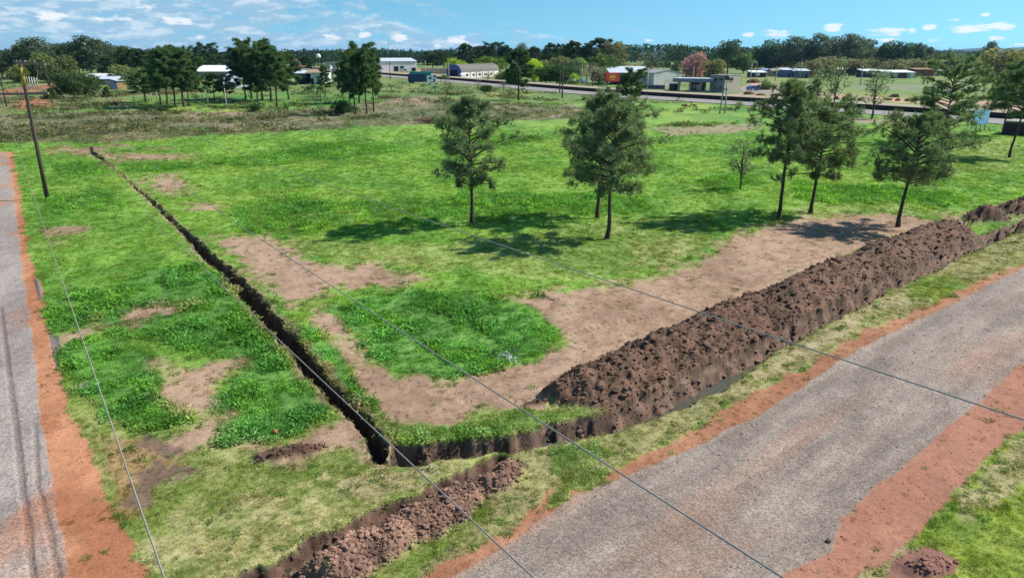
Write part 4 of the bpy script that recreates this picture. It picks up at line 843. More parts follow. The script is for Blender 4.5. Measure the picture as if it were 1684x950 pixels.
BRICK = plain('red_brick', (.22, .085, .055), .9, .25, .6); OCHRE = plain('ochre_wall', (.34, .225, .11), .9, .2, .4); CREAM = plain('cream_wall', (.50, .43, .33), .9, .15, .3); DOORD = plain('dark_opening', (.012, .013, .018), .8, .3, 1); REDP = plain('red_paint', (.36, .03, .03), .6, .15, .5); YEL = plain('yellow_paint', (.62, .40, .03), .6, .15, .5)
WOODP = plain('weathered_pole_wood', (.085, .066, .052), .9, .4, .7); WOODA = plain('grey_crossarm_wood', (.20, .155, .115), .9, .3, .9); CONC = plain('pole_concrete', (.42, .39, .35), .9, .15, .6); YELW = plain('yellow_pole_band', (.33, .235, .04), .9, .3, .8); CABLE = plain('grey_cable', (.25, .225, .20), .95, .1, .5); STEEL = plain('dark_steel', (.05, .05, .055), .5, .2, 1); RUBBER = plain('rubber', (.02, .02, .02), .8, .2, 2); GLASS = glass('window_glass'); CABLE.node_tree.nodes['Principled BSDF'].inputs['Specular IOR Level'].default_value = 0.0; CER = plain('insulator_ceramic', (.30, .24, .20), .3, .1, 2)
TEAL = plain('teal_tarp', (.03, .30, .24), .7, .15, .4); NAVY = plain('navy_paint', (.035, .055, .13), .5, .2, .4); CARW = plain('white_car_paint', (.75, .76, .77), .3, .04, .5); CARB = plain('blue_car_paint', (.10, .16, .38), .35, .1, .5); CARD = plain('dark_car_paint', (.018, .022, .05), .3, .1, .5); CART = plain('teal_car_paint', (.25, .45, .50), .35, .1, .5); TAN = plain('tan_panel', (.30, .22, .15), .9, .15, .4); PINKW = plain('pale_pink_wall', (.50, .33, .25), .9, .15, .3)

def site(A, B):
    """base point, heading and length of a facade given by its two ground pixels"""
    a, b = np.array(G(*A)), np.array(G(*B)); d = b - a; return a, math.atan2(d[1], d[0]), float(np.linalg.norm(d))
def building(name, label, A, B, depth, ty, wall, roof, kind='flat', over=.3, rise=1.0, openings=(), group=None, h=None, cat='building', rot=None):
    """A,B ground pixels of the front corners; ty photo row of the eaves; openings = (kind, u0, u1, z0, z1) on the front in facade fractions / metres"""
    a, rz, W = site(A, B)
    if rot is not None: rz = rot
    h = h or top_h(a[1], ty); root = empty(name, (a[0], a[1], gz(*a) - .1), rz); tag(root, label, cat, group)
    pbox('wall', root, wall, 0, W, 0, depth, 0, h)
    if kind == 'flat': pbox('roof', root, roof, -over, W + over, -over, depth + over, h + .01, h + .25)
    elif kind == 'mono': prism('roof', root, roof, [(-over, h + .01), (depth + over, h + rise), (depth + over, h + rise + .15), (-over, h + .2)], -over, W + over, 'x')
    elif kind == 'gable': prism('roof', root, roof, [(-over, h - .0), (depth / 2, h + rise), (depth + over, h), (depth + over, h + .18), (depth / 2, h + rise + .2), (-over, h + .18)], -over, W + over, 'x')
    elif kind == 'gable_y': prism('roof', root, roof, [(-over, h), (W / 2, h + rise), (W + over, h), (W + over, h + .18), (W / 2, h + rise + .2), (-over, h + .18)], -over, depth + over, 'y'); prism('gable', root, wall, [(0.02, h + .005), (W - .02, h + .005), (W / 2, h + rise - .02)], 0.01, .25)
    elif kind == 'arch':
        n = 12; pr = [(W / 2 - (W / 2 + over) * math.cos(math.pi * i_ / n), h + rise * math.sin(math.pi * i_ / n)) for i_ in range(n + 1)]
        pr2 = [(x_, z_ + .2) for x_, z_ in pr[::-1]]
        bm = bmesh.new(); A_ = [[bm.verts.new((x_, y_, z_)) for x_, z_ in pr] for y_ in (.3, depth + .3)]
        for i_ in range(n): bm.faces.new([A_[0][i_], A_[0][i_ + 1], A_[1][i_ + 1], A_[1][i_]])
        bmesh.ops.solidify(bm, geom=bm.faces[:], thickness=.15); obj('roof', bm, roof, root)
        prism('arched_front', root, BLUEP, [(x_, z_ - .05) for x_, z_ in pr] + [(W + .05, .3), (-.05, .3)], -.15, .28)
    for q in openings:
        k_, u0, u1, z0, z1 = q[:5]; m_ = q[5] if len(q) > 5 else None
        x0, x1 = u0 * W, u1 * W; f0 = -.30 if kind == 'arch' else -.10
        if k_ == 'door': d_ = pbox('door', root, m_ or DOORD, x0, x1, f0 + .02, -.004 if kind != 'arch' else -.16, z0, z1); pbox('frame', d_, GREYW, x0 - .1, x1 + .1, f0 - .03, f0 + .016, z1 + .003, z1 + .15)
        elif k_ == 'window': w_ = pbox('window', root, m_ or GLASS, x0, x1, f0 + .04, -.004, z0, z1); pbox('sill', w_, CREAM, x0 - .08, x1 + .08, f0 - .06, -.004, z0 - .1, z0 - .004)
        elif k_ == 'panel': pbox('panel', root, m_ or WHITE, x0, x1, f0, -.004, z0, z1)
    return root, W, h
HDG = math.atan2(-.86, .506)
# industrial sheds beyond the highway, left of centre
r_, W_, h_ = building('warehouse', 'long warehouse with blue arched front and stained white side wall', (735.5,129.5), (761,129.5), 44, 118, WHITE, GREYR, 'arch', .2, 3.6, [('door', .25, .75, .3, 4.4)], rot=-.42)
for k_ in range(6): pbox('pilaster', r_, WHITE, W_ + .004, W_ + .3, 3 + k_ * 7, 3.6 + k_ * 7, 0, h_ - .3)
for k_ in range(5): pbox('window', r_, GLASS, W_ + .004, W_ + .08, 5.5 + k_ * 7, 8 + k_ * 7, h_ - 2.2, h_ - 1.2)
r_, W_, h_ = building('shed', 'large white metal shed with grey roof edge and dark doors', (624,118), (687,117.5), 30, 101, WHITEM, ZINC, 'gable', .4, 2.0, [('door', .385, .505, .2, 3.4), ('door', .55, .65, .2, 3.6, NAVY), ('door', .86, .97, .2, 2.4)], rot=.42)
for k_ in range(9): pbox('panel_seam', r_, GREYR, W_ * (.08 + k_ * .105), W_ * (.08 + k_ * .105) + .18, -.06, -.004, 4.0, h_ - .3)
building('wall_building', 'low pale wall building between the white shed and the blue warehouse', (692,121), (737,121), 10, 113, CREAM, GREYR, 'flat', .1)
building('office_building', 'pale beige block behind the white silos', (536,121), (562,121), 12, 103, CREAM, GREYR, 'flat', .2, 1, [('window', .15, .35, 3, 4.2), ('window', .6, .8, 3, 4.2)])
for bx, w, ty, lab in [(545,6,107,'slim white silo left of the taller one'),(556.5,7.5,104,'taller white cylindrical silo beside the small grove')]:
    Yd = 372; x_, _ = at(bx, Yd); rr = w / 2 / F * 360; hh = top_h(Yd, ty); s_ = empty('silo', (x_, Yd, gz(x_, Yd) - .1)); tag(s_, lab, 'silo', 'white silos')
    tubeo('body', s_, WHITEM, [(0,0,0),(0,0,hh*.5),(0,0,hh-1)], rr, 20); tubeo('cap', s_, ZINC, [(0,0,hh-.99),(0,0,hh-.4),(0,0,hh)], np.array([rr*1.04, rr*.6, rr*.1]), 20); tubeo('ladder', s_, STEEL, [(rr+.15,-.5,0),(rr+.15,-.5,hh/2),(rr+.15,-.5,hh-1)], .06, 5)
x_, _ = at(526, 400); t_ = empty('water_tank', (x_, 400, gz(x_, 400))); tag(t_, 'small white water tank raised on a thin steel stand', 'water tank'); hh = top_h(400, 89)
for a_, b_ in ((-.7,-.7),(.7,-.7),(.7,.7),(-.7,.7)): tubeo('leg', t_, STEEL, [(a_,b_,0),(a_*.8,b_*.8,hh/2),(a_*.7,b_*.7,hh-2)], .09, 5)
tubeo('tank', t_, WHITEM, [(0,0,hh-2),(0,0,hh-1),(0,0,hh)], np.array([1.2,1.3,.8]), 14)
building('shed', 'long low shed with bright white roof behind the left grove', (316,131), (394,131), 16, 118, GREYW, WHITEM, 'mono', .5, 2.6, [('door', .3, .42, 0, 3.0), ('window', .6, .7, 1.5, 2.6)])
building('lean_to', 'sloping pale grey metal roof of a lean-to behind the grove', (362,145), (388,145), 14, 139, GREYW, ZINC, 'mono', .3, 5.0)
building('workshop', 'low workshop with zinc roof right of the big grove', (486,139), (512,139), 10, 121, DARKW, ZINC, 'mono', .6, 1.0, [('door', .3, .7, 0, 3)])
building('storehouse', 'low whitewashed storehouse with brownish roof near the silos', (505,139), (534,139), 12, 120, WHITE, TAN, 'gable', .3, 1.2, [('door', .2, .4, 0, 2.4), ('window', .6, .75, 1.4, 2.4)])
building('storehouse', 'cream storehouse half hidden among the grove trunks', (428,134), (452,134), 10, 122, CREAM, GREYR, 'gable', .3, 1.2)
# left: greenhouse tunnel, awning shed, hut
a, rz, W_ = site((141,135), (203,135)); g_ = empty('greenhouse', (a[0], a[1], gz(*a))); g_.rotation_euler[2] = rz; tag(g_, 'white plastic tunnel greenhouse with rounded end at left', 'greenhouse')
n = 12; bm = bmesh.new(); hh = top_h(a[1], 121.5); rows_ = [[bm.verts.new((x_, 3 - 3.6 * math.cos(math.pi * i_ / n), hh * math.sin(math.pi * i_ / n)**.8)) for i_ in range(n + 1)] for x_ in np.linspace(0, W_, 9)]
for p_, q_ in zip(rows_[:-1], rows_[1:]):
    for i_ in range(n): bm.faces.new([p_[i_], q_[i_], q_[i_ + 1], p_[i_ + 1]])
for e_ in (rows_[0], rows_[-1]): bm.faces.new(e_)
bmesh.ops.recalc_face_normals(bm, faces=bm.faces[:]); obj('cover', bm, WHITEM, g_)
for k_ in range(5): tubeo('hoop', g_, ZINC, [(W_ * (.1 + .2 * k_), 3 - 3.66 * math.cos(math.pi * i_ / n), (hh + .05) * math.sin(math.pi * i_ / n)**.8) for i_ in range(n + 1)], .05, 5)
building('awning_shed', 'open shed with pale blue grey awning in front of the greenhouse', (160,140), (193,140), 5, 130.5, TAN, ZINC, 'mono', .6, 1.0, [('door', .05, .3, 0, 2.2), ('panel', .4, .7, .3, 1.6, CREAM), ('door', .75, .95, 0, 2.0)])
r_, W_, h_ = building('hut', 'small hut with ochre front and blue side wall', (193.5,147.5), (209,147), 6, 133, OCHRE, ZINC, 'mono', .35, .5); pbox('side_wall', r_, NAVY, -1.9, -.004, .02, .2, 0, h_)
building('shed', 'low shed with yellow roof edge behind the round bushes', (104,132), (131,132), 8, 124, TAN, YEL, 'flat', .3)
# right of centre: red sign, sheds, service station
r_, W_, h_ = building('shed', 'open shed with light metal roof and brick end behind the red sign', (1004,139.5), (1066,139.5), 14, 120, DARKW, ZINC, 'mono', .8, 2.2, [('panel', .75, .97, 0, 4.2, BRICK), ('door', .1, .4, 0, 3.4)])
building('whitewashed_building', 'old windowless building with weathered whitewashed walls', (1074.5,141.5), (1134,141.5), 30, 120.5, WHITE, GREYW, 'gable_y', .15, 1.1, rot=.50)
building('boundary_wall', 'low dark blue wall before the whitewashed building', (1055,146), (1093,147), .4, 140, plain('blue_grey_wall', (.10, .11, .17), .9, .2, .4), GREYW, 'flat', .05, cat='wall')
a, rz, W_ = site((996,144), (1022,144)); W_ *= 1.1; s_ = empty('roadside_sign', (a[0], a[1], gz(*a)), .50); tag(s_, 'red roadside sign box with blurred yellow lettering', 'sign'); h1 = top_h(a[1], 120); h0 = top_h(a[1], 135.5)
prism('panel', s_, REDP, [(0, h0 + 1.2), (1.2, h0), (W_, h0 + .2), (W_, h1), (0, h1)], 0, 1.2)
for k_, (u0, u1, v0, v1) in enumerate([(.25,.32,.42,.68),(.36,.43,.42,.68),(.47,.54,.42,.68),(.58,.65,.42,.68),(.28,.62,.24,.30),(.3,.62,.74,.77)]): pbox('lettering', s_, YEL, W_ * u0, W_ * u1, -.05, -.004, h0 + (h1 - h0) * v0, h0 + (h1 - h0) * v1)
for u in (.15, .85): tubeo('post', s_, STEEL, [(W_ * u, .6, 0), (W_ * u, .6, h0 / 2), (W_ * u, .6, h0 + .3)], .12, 6)
# station: canopy on pillars, kiosk, two-storey block
a, rz, W_ = site((1110,150), (1173,151.5)); s_ = empty('station_canopy', (a[0], a[1], gz(*a)), rz); tag(s_, 'disused service station canopy with long flat blue grey roof', 'canopy'); h1 = top_h(a[1], 129); h0 = top_h(a[1], 134.5); CANB = plain('canopy_fascia', (.20, .24, .32), .7, .15, .3)
pbox('roof_slab', s_, CANB, -.5, W_, -1.5, 7, h0, h1); pbox('roof_sheet', s_, ZINC, -.6, W_ + .1, -1.6, 7.1, h1 + .003, h1 + .12)
for u in (.05, .35, .62, .97):
    prism('pillar', s_, CREAM, [(W_ * u - .15, 0), (W_ * u + .45, 0), (W_ * u + .75, h0 - .005), (W_ * u - .15, h0 - .005)], 1, 1.6)
pbox('floor_slab', s_, CREAM, 3, W_ - .2, -.5, 6, 0, .25)
r_, W_, h_ = building('kiosk', 'brown walled kiosk with pale windows under the station canopy', (1136,150.2), (1158,150.6), 4, 135.5, plain('kiosk_wall', (.10, .075, .075), .9, .2, .4), GREYW, 'flat', .1, 1, [('panel', .15, .3, 1.0, 2.2, CREAM), ('panel', .4, .6, .7, 2.2, WHITE), ('door', .7, .85, 0, 2.2)])
building('pump_hut', 'small dark grey box hut left of the kiosk', (1100,148.5), (1116,148.7), 4, 138, plain('pump_hut_wall', (.075, .095, .115), .9, .2, .4), GREYW, 'flat', .1, 1, [('door', .6, .85, 0, 2.1)])
r_, W_, h_ = building('two_storey_block', 'plain grey two storey block right of the station canopy', (1191,152.5), (1203,151), 6.5, 124.5, CREAM, GREYR, 'flat', .05, 1, [('window', .15, .5, 3.8, 4.7)], rot=.53)
pbox('side_wall', r_, GREYW, -.12, -.004, 0, 6.5, 0, h_ - .1)  # grey slab over the cream wall paints in the shade of the unlit side
for y0_, z0_ in ((1.0, 1.1), (3.6, 1.1), (1.0, 3.8), (3.6, 3.8)): pbox('window', r_, GLASS, -.2, -.124, y0_, y0_ + 1.5, z0_, z0_ + .8)
x_, y_ = G(1212, 136); f_ = empty('site_screen', (x_, y_, gz(x_, y_))); tag(f_, 'pale green mesh screen right of the two storey block', 'screen'); pbox('mesh', f_, plain('green_mesh', (.16, .36, .28), .8, .15, .5), -1.8, 1.8, 0, .06, .3, top_h(y_, 126))
for u in (-1.8, 1.8): tubeo('post', f_, STEEL, [(u, .1, 0), (u, .1, 1), (u, .1, top_h(y_, 126) + .1)], .05, 5)
# far houses
for (A, B, d_, ty, wm_, rm_, kd, rs, op, nm, lab) in [
    ((1236,127.5),(1260,127.5),8,119.5,DARKW,WHITEM,'mono',.9,[('panel',.25,.55,.8,2.6,WHITE),('door',.6,.75,0,2.4)],'house','far dark walled house with white roof and pale door'),
    ((1256,122),(1272,122),7,116,GREYW,plain('blue_tin_roof',(.16,.27,.55),.5,.1,.3),'mono',.8,[],'house','far house with bright blue tin roof'),
    ((1268,126),(1286,126),7,116.5,PINKW,GREYR,'gable',.8,[('window',.2,.4,1.2,2.4),('door',.6,.75,0,2.2)],'house','far pinkish house with brown roof'),
    ((1287,127.5),(1302,127.5),7,115.5,plain('blue_house_wall',(.13,.16,.26),.9,.2,.4),ZINC,'mono',1.0,[('door',.6,.8,0,2.2)],'house','far blue grey house with zinc roof'),
    ((1303,127.5),(1312,127.5),7,117,BRICK,ZINC,'mono',.9,[('window',.3,.6,1,2)],'house','narrow far brick house between zinc roofed ones'),
    ((1313,129),(1331,129),7,117,plain('slate_house_wall',(.14,.17,.22),.9,.2,.4),ZINC,'mono',1.0,[('window',.2,.4,1.2,2.2),('door',.6,.8,0,2.2)],'house','far slate blue house right of the narrow brick one'),
    ((1378,124),(1404,124),8,115,CREAM,WHITEM,'mono',1.0,[('window',.4,.6,1,2)],'house','far cream house with thin white roof behind the airy trees'),
    ((1419,127.5),(1447,127.5),8,117,plain('blue_black_wall',(.055,.07,.12),.9,.2,.4),WHITEM,'mono',.8,[('window',.3,.4,1.2,2.2),('door',.55,.65,0,2.4)],'house','far dark blue house with white roof edge'),
    ((1456,129),(1504,129),10,119.5,CREAM,WHITEM,'mono',1.0,[('door',.15,.3,0,2.6),('panel',.42,.72,0,2.8,plain('shed_doors',(.10,.07,.07),.9,.2,.4)),('panel',.84,.97,.1,3.0,WHITEM)],'house','long white house with brown doors across the field'),
    ((1476,123),(1505,123),10,113,BRICK,plain('dark_tile_roof',(.10,.055,.05),.9,.2,.4),'gable',.9,[],'brick_house','long dark brick building behind the white house'),
    ((1505,125.5),(1534,125.5),8,114.5,BRICK,TAN,'mono',.6,[('window',.3,.45,1,2.2)],'brick_house','brick building right of the white house'),
    ((1534,125.5),(1549,125.5),8,116,CREAM,WHITEM,'mono',.5,[('door',.4,.55,0,2.2)],'house','small cream house left of the dark tower'),
    ((1528,118),(1545,118),8,110.5,GREYW,ZINC,'mono',.6,[],'house','far house with pale zinc roof behind the cream one'),
    ((1548,124),(1574,124),10,102.5,plain('tower_cladding',(.035,.045,.085),.85,.25,.3),DARKW,'flat',.05,[('panel',.30,.36,4,8,GREYW)],'tower_house','tall dark blue flat roofed block among the far houses'),
    ((1603,125),(1624,125),9,119,plain('barn_wall',(.05,.03,.035),.9,.3,.4),WHITEM,'gable_y',2.4,[('panel',.1,.22,0,2,PINKW)],'barn','dark barn with steep bright white roof at right'),
    ((1636,120),(1660,120),8,113,BRICK,ZINC,'mono',.6,[],'house','far brick house behind the wide olive tree'),
    ((1198,105),(1212,105),6,103,CREAM,WHITEM,'gable',1.0,[],'house','tiny far house with pale roof in the upper field')]:
    building(nm, lab, A, B, d_, ty, wm_, rm_, kd, .3, rs, op, 'far houses', cat='house')
building('brick_wall', 'dark brick wall block at the right edge under the pines', (1647,221), (1720,226), 5, 200, plain('dark_brick', (.060, .040, .042), .95, .35, .8), GREYR, 'flat', .02, cat='wall')  # mottled dark brown brick
# billboard
a, rz, W_ = site((1597,217), (1636,217)); W_ *= 1.12; s_ = empty('billboard', (a[0], a[1], gz(*a)), .50); tag(s_, 'blue map billboard on thin braced legs beside the highway', 'billboard'); h1 = top_h(a[1], 182); h0 = top_h(a[1], 206)
def map_mat():
    m, nt, b = newmat('map_print'); tc = nd(nt, 'ShaderNodeTexCoord').outputs['Object']; n1_ = noise(nt, 1.3, 5, .65, tc); n2_ = noise(nt, .8, 4, .6, tc)
    c_ = mixc(nt, mr(nt, n1_, .35, .62), (.10, .33, .62), (.30, .60, .82)); c_ = mixc(nt, mr(nt, n2_, .57, .60), c_, (.33, .50, .36)); nt.links.new(c_, b.inputs['Base Color']); b.inputs['Roughness'].default_value = .6; return m
pbox('panel', s_, map_mat(), 0, W_, 0, .12, h0, h1); pbox('frame', s_, STEEL, -.08, W_ + .08, .124, .22, h0 - .08, h1 + .08)
for u in (.08, .38, .68, .95):
    tubeo('leg', s_, STEEL, [(W_ * u, .3, 0), (W_ * u, .3, h1 / 2), (W_ * u, .3, h1 - .2)], .06, 5); tubeo('brace', s_, STEEL, [(W_ * u - .9, -1.2, 0), (W_ * u - .4, -.5, h0 * .5), (W_ * u, .24, h0 + .4)], .04, 5)

# ------------------------------------------------------------------ vehicles
def car(label, px, py, rz, paint, L=4.3, Wd=1.75, H=1.45, kind='car', name='car', group='vehicles along the highway', z=None):
    x_, y_ = G(px, py); root = empty(name, (x_, y_, (gz(x_, y_) if z is None else z)), rz); tag(root, label, 'car', group); w = Wd / 2; l = L / 2
    if kind == 'pickup': pr = [(-l,.35),(l,.35),(l,.80),(l*.45,.95),(l*.15,H),(-l*.18,H),(-l*.28,1.0),(-l,.98)]
    elif kind == 'van': pr = [(-l,.35),(l,.35),(l,.9),(l*.72,1.1),(l*.45,H),(-l,H)]
    else: pr = [(-l,.4),(l,.35),(l,.72),(l*.50,.86),(l*.15,H),(-l*.55,H),(-l*.95,.92)]
    prism('body', root, paint, pr, -w, w); prism('window', root, GLASS, [(l*.40,.93),(l*.16,H-.10),(-l*.12,H-.10),(-l*.12,.93)], -w-.012, w+.012); prism('window', root, GLASS, [(-l*.18,1.02),(-l*.18,H-.10),(-l*.50,H-.10),(-l*.60,1.02)], -w-.012, w+.012) if kind == 'car' else None
    for s1_ in (-1, 1):
        for u in (-.62, .62): tubeo('wheel', root, RUBBER, [(l*u, s1_*(w-.12), .32), (l*u, s1_*w, .32), (l*u, s1_*(w+.05), .32)], .32, 12)
        pbox('headlight', root, CER, l-.04, l+.03, s1_*w*.6-.15, s1_*w*.6+.15, .58, .70)
    return root
car('white car parked by the blue warehouse corner', 759, 130, 2.0, CARW, z=1.2); car('white van standing beside the raised carriageway', 838, 134.5, 2.0, CARW, 4.8, 1.9, 2.1, 'van', 'van', z=1.2)
car('white car parked below the dark roadside trees', 941, 140.5, 2.0, CARW, z=1.2); car('pale teal pickup parked right of the white car', 958, 141.5, -1.2, CART, 5.0, 1.85, 1.75, 'pickup', 'pickup', z=1.2)
car('dark blue car on the highway beside the billboard', 1591, 187.5, HDG + math.pi, CARD, z=.13); car('blue car parked on the grey yard among heaps', 1238, 148.5, .3, CARB, 4.4, 1.8, 1.5)
car('white van parked at the white shed doors', 665, 118.6, .2, CARW, 5.0, 1.9, 2.2, 'van', 'van')
def lorry(label, px, py, rz, cabm, bodm, L, Hb, name='truck'):
    x_, y_ = G(px, py); root = empty(name, (x_, y_, gz(x_, y_)), rz); tag(root, label, 'truck', 'parked trucks')
    pbox('cargo_body', root, bodm, -L/2, L/2 - 2.4, -1.25, 1.25, 1.0, Hb); pbox('chassis', root, STEEL, -L/2 + .2, L/2, -.5, .5, .6, .99)
    c_ = prism('cab', root, cabm, [(L/2 - 2.2, .5), (L/2, .5), (L/2, 1.7), (L/2 - .3, 2.9), (L/2 - 2.2, 2.9)], -1.2, 1.2); prism('window', c_, GLASS, [(L/2 - 1.3, 1.8), (L/2 - .12, 1.8), (L/2 - .4, 2.6), (L/2 - 1.3, 2.6)], -1.215, 1.215)
    for s1_ in (-1, 1):
        for u in (-L/2 + .9, -L/2 + 2.0, L/2 - 1.1): tubeo('wheel', root, RUBBER, [(u, s1_*.95, .48), (u, s1_*1.1, .48), (u, s1_*1.2, .48)], .48, 12)
lorry('truck with dark blue cargo box and white cab beside the highway', 691, 137.5, .15, CARW, NAVY, 10, 3.9); lorry('truck with teal tarp standing behind the blue one', 696, 134, .15, CARW, TEAL, 12, 4.3)
car('small white car in front of the parked trucks', 712, 139.5, .3, CARW)

# ------------------------------------------------------------------ poles and cables
def wood_pole(label, px, py, ty, arms, rad=.16, band=True, group='wooden power poles', mat=None, name='power_pole'):
    x_, y_ = G(px, py); hh = top_h(y_, ty); z0 = gz(x_, y_); hh -= z0; root = empty(name, (x_, y_, z0 - .1)); tag(root, label, 'power pole', group)
    tubeo('pole', root, mat or WOODP, [(0,0,0),(0,0,hh*.4),(0,0,hh*.8),(0,0,hh+.1)], np.array([rad*1.15, rad, rad*.9, rad*.8]), 10)
    if band: tubeo('band', root, YELW, [(0,0,hh-1.9),(0,0,hh-1.2),(0,0,hh-.5)], rad*.93, 10)
    for (za, x0, x1, dy, dz) in arms:
        a_ = tubeo('crossarm', root, WOODA, [(x0, -rad-.09+dy, hh-za-dz), ((x0+x1)/2, -rad-.09+dy, hh-za), (x1, -rad-.09+dy, hh-za+dz)], .125, 4, False)
        for u in (.04, .36, .64, .96): tubeo('insulator', a_, CER, [(x0+(x1-x0)*u, -rad-.09+dy, hh-za+.08), (x0+(x1-x0)*u, -rad-.09+dy, hh-za+.15), (x0+(x1-x0)*u, -rad-.09+dy, hh-za+.24)], np.array([.03,.055,.03]), 7)
    return root, (x_, y_, z0), hh
p_near, loc_n, hn = wood_pole('tall wooden power pole with two crossarms beside the left road', 78, 327, 99, [(.15, -.2, 2.2, 0, -.08), (.18, -.2, 1.1, .45, .05), (2.55, -2.0, 2.0, 0, 0.03)])
tubeo('stay', p_near, CABLE, [(1.6, -.3, hn - .3), (1.3, -.3, hn - 1.6), (.14, -.3, hn - 2.4)], .02, 5)
p_far, loc_f, hf = wood_pole('distant wooden power pole with one crossarm at the left edge', 11, 176, 119, [(.3, -1.6, 1.6, 0, 0)], .15, False)
wood_pole('thin distant power pole with short crossarm left of the bushes', 80, 140, 105, [(.5, -1.5, 1.5, 0, 0), (6.5, -1.3, 1.3, 0, 0)], .16, False)
# H-frame pole
x_, y_ = G(1187.5, 187); hh = top_h(y_, 122); r_ = empty('h_frame_pole', (x_, y_, gz(x_, y_) - .1)); tag(r_, 'concrete H frame power pole with cross ties near the highway', 'power pole')
for s1_ in (-1, 1): tubeo('pole', r_, CONC, [(s1_*.55, 0, 0), (s1_*.38+.15, 0, hh*.5), (s1_*.22+.3, 0, hh)], np.array([.17,.14,.11]), 8)
for z_, w_ in ((.35, .62), (.62, .52), (.92, .45)): pbox('cross_tie', r_, STEEL, -w_+.18, w_+.18, -.14, .14, hh*z_, hh*z_+.18)
tubeo('mast', r_, STEEL, [(.3,0,hh-.2),(.3,0,hh+1.2),(.3,0,top_h(y_, 98))], .035, 5); pbox('transformer', r_, STEEL, -.05, .65, -.5, -.15, hh-1.1, hh-.2)
for px, py, ty, lab, m_ in [(924.5,161.5,108,'slim wooden roadside pole in front of the dark trees',WOODP),(920.5,153,114,'short dark pole just left of the slim roadside pole',WOODP),(956.5,138,106,'left of two white concrete poles behind the parked pickup',CONC),(964.5,137,106,'right of two white concrete poles behind the parked pickup',CONC),(1064,152,111,'white concrete pole before the whitewashed building',CONC),(1139,140,109,'pale pole rising behind the station canopy',CONC),(1233.5,137.5,104,'white lamp pole beside the red earth heap',CONC),(1316,129,99,'thin pole among the far houses',CONC),(642,130.5,101,'dark pole in front of the white shed',WOODP),(738.5,132,103,'white pole beside the blue warehouse front',CONC),(700,128,100,'bare pole right of the white shed',CONC),(1275,133,112,'short thin pole left of the pink house',CONC),(1518,139,112,'leaning thin pole in the far green field',WOODP),(1415,140,108,'thin pole beside the airy eucalyptus',CONC)]:
    x_, y_ = G(px, py); hh = top_h(y_, ty); r_ = empty('utility_pole', (x_, y_, gz(x_, y_) - .1)); tag(r_, lab, 'pole', 'utility poles beyond the plot'); tubeo('shaft', r_, m_, [(0,0,0),(0,0,hh/2),(0,0,hh)], np.array([.22,.18,.14]), 8); pbox('crossarm', r_, WOODA, -.9, .9, -.26, -.15, hh-.9, hh-.75)
x_, y_ = G(1243, 128); r_ = empty('street_lamp', (x_, y_, gz(x_, y_))); tag(r_, 'curved white street lamp beyond the yard', 'street lamp'); hh = top_h(y_, 101); tubeo('post', r_, CONC, [(0,0,0),(0,0,hh*.8),(-.3,0,hh*.97),(-1.2,0,hh),(-2.2,0,hh-.2)], .16, 7); pbox('lamp_head', r_, ZINC, -3.0, -2.2, -.2, .2, hh-.35, hh-.15)
x_, _ = at(641, 560); r_ = empty('antenna_mast', (x_, 560, 0)); tag(r_, 'thin radio mast rising behind the white shed', 'mast'); tubeo('mast', r_, STEEL, [(0,0,0),(0,0,15),(0,0,top_h(560, 58))], .10, 5)
tubeo('tip', r_, REDP, [(0,0,top_h(560,58)+.004),(0,0,top_h(560,57)),(0,0,top_h(560,56))], .05, 5)
# power cables strung over the plot from the far poles to beyond the camera
def cable(label, att, pix, ze, rad=.0058):
    """a cable hung from the near pole; its sag follows the places where it is seen"""
    a = np.array(att); e = np.array([*G(*pix[-1], ze), ze]); d = e[:2] - a[:2]; L = np.linalg.norm(d); d = d / L; nn_ = np.array([-d[1], d[0]]); S, Zc = [0.0] * 6, [a[2]] * 6
    for q in pix:
        ra = (q[0] - 842) / F; rb = -(q[1] - 475) / F; r3 = np.array([ra, CP + rb * SP, -SP + rb * CP]); t = (a[:2] @ nn_) / (r3[:2] @ nn_); P = np.array([0, 0, CH]) + r3 * t; S.append((P[:2] - a[:2]) @ d); Zc.append(P[2])
    cf = np.polyfit(S, Zc, 2); s = np.linspace(0, L + 7, 120); z_ = np.polyval(cf, s); z_ += (a[2] - z_[0]) * np.exp(-s / 6)
    o = tubeo('power_cable', None, CABLE, np.stack([a[0] + d[0] * s, a[1] + d[1] * s, z_], -1), rad, 6); return tag(o, label, 'cable', 'power cables over the plot')
lx, ly, lz = loc_n; zl = lz + hn
cable('leftmost power cable crossing the left verge from the near pole', (lx - 1.92, ly - .25, zl - 2.40), [(25,230),(55,320),(105,470),(150,600),(200,745),(270,950)], 9.2)
cable('second power cable from the left, over the trench corner', (lx + 1.92, ly - .25, zl - 2.40), [(240,351),(371,467),(470,570),(640,725),(865,950)], 9.2)
cable('third power cable from the left, over the lush green patch', (lx + 1.05, ly + .20, zl + .02), [(215,245),(417,384),(490,440),(770,610),(1000,765),(1290,950)], 9.6)
cable('rightmost power cable crossing the pines and the long soil bank', (lx + 2.1, ly - .25, zl + .02), [(420,262),(740,375),(1000,455),(1240,545),(1684,695)], 9.6)

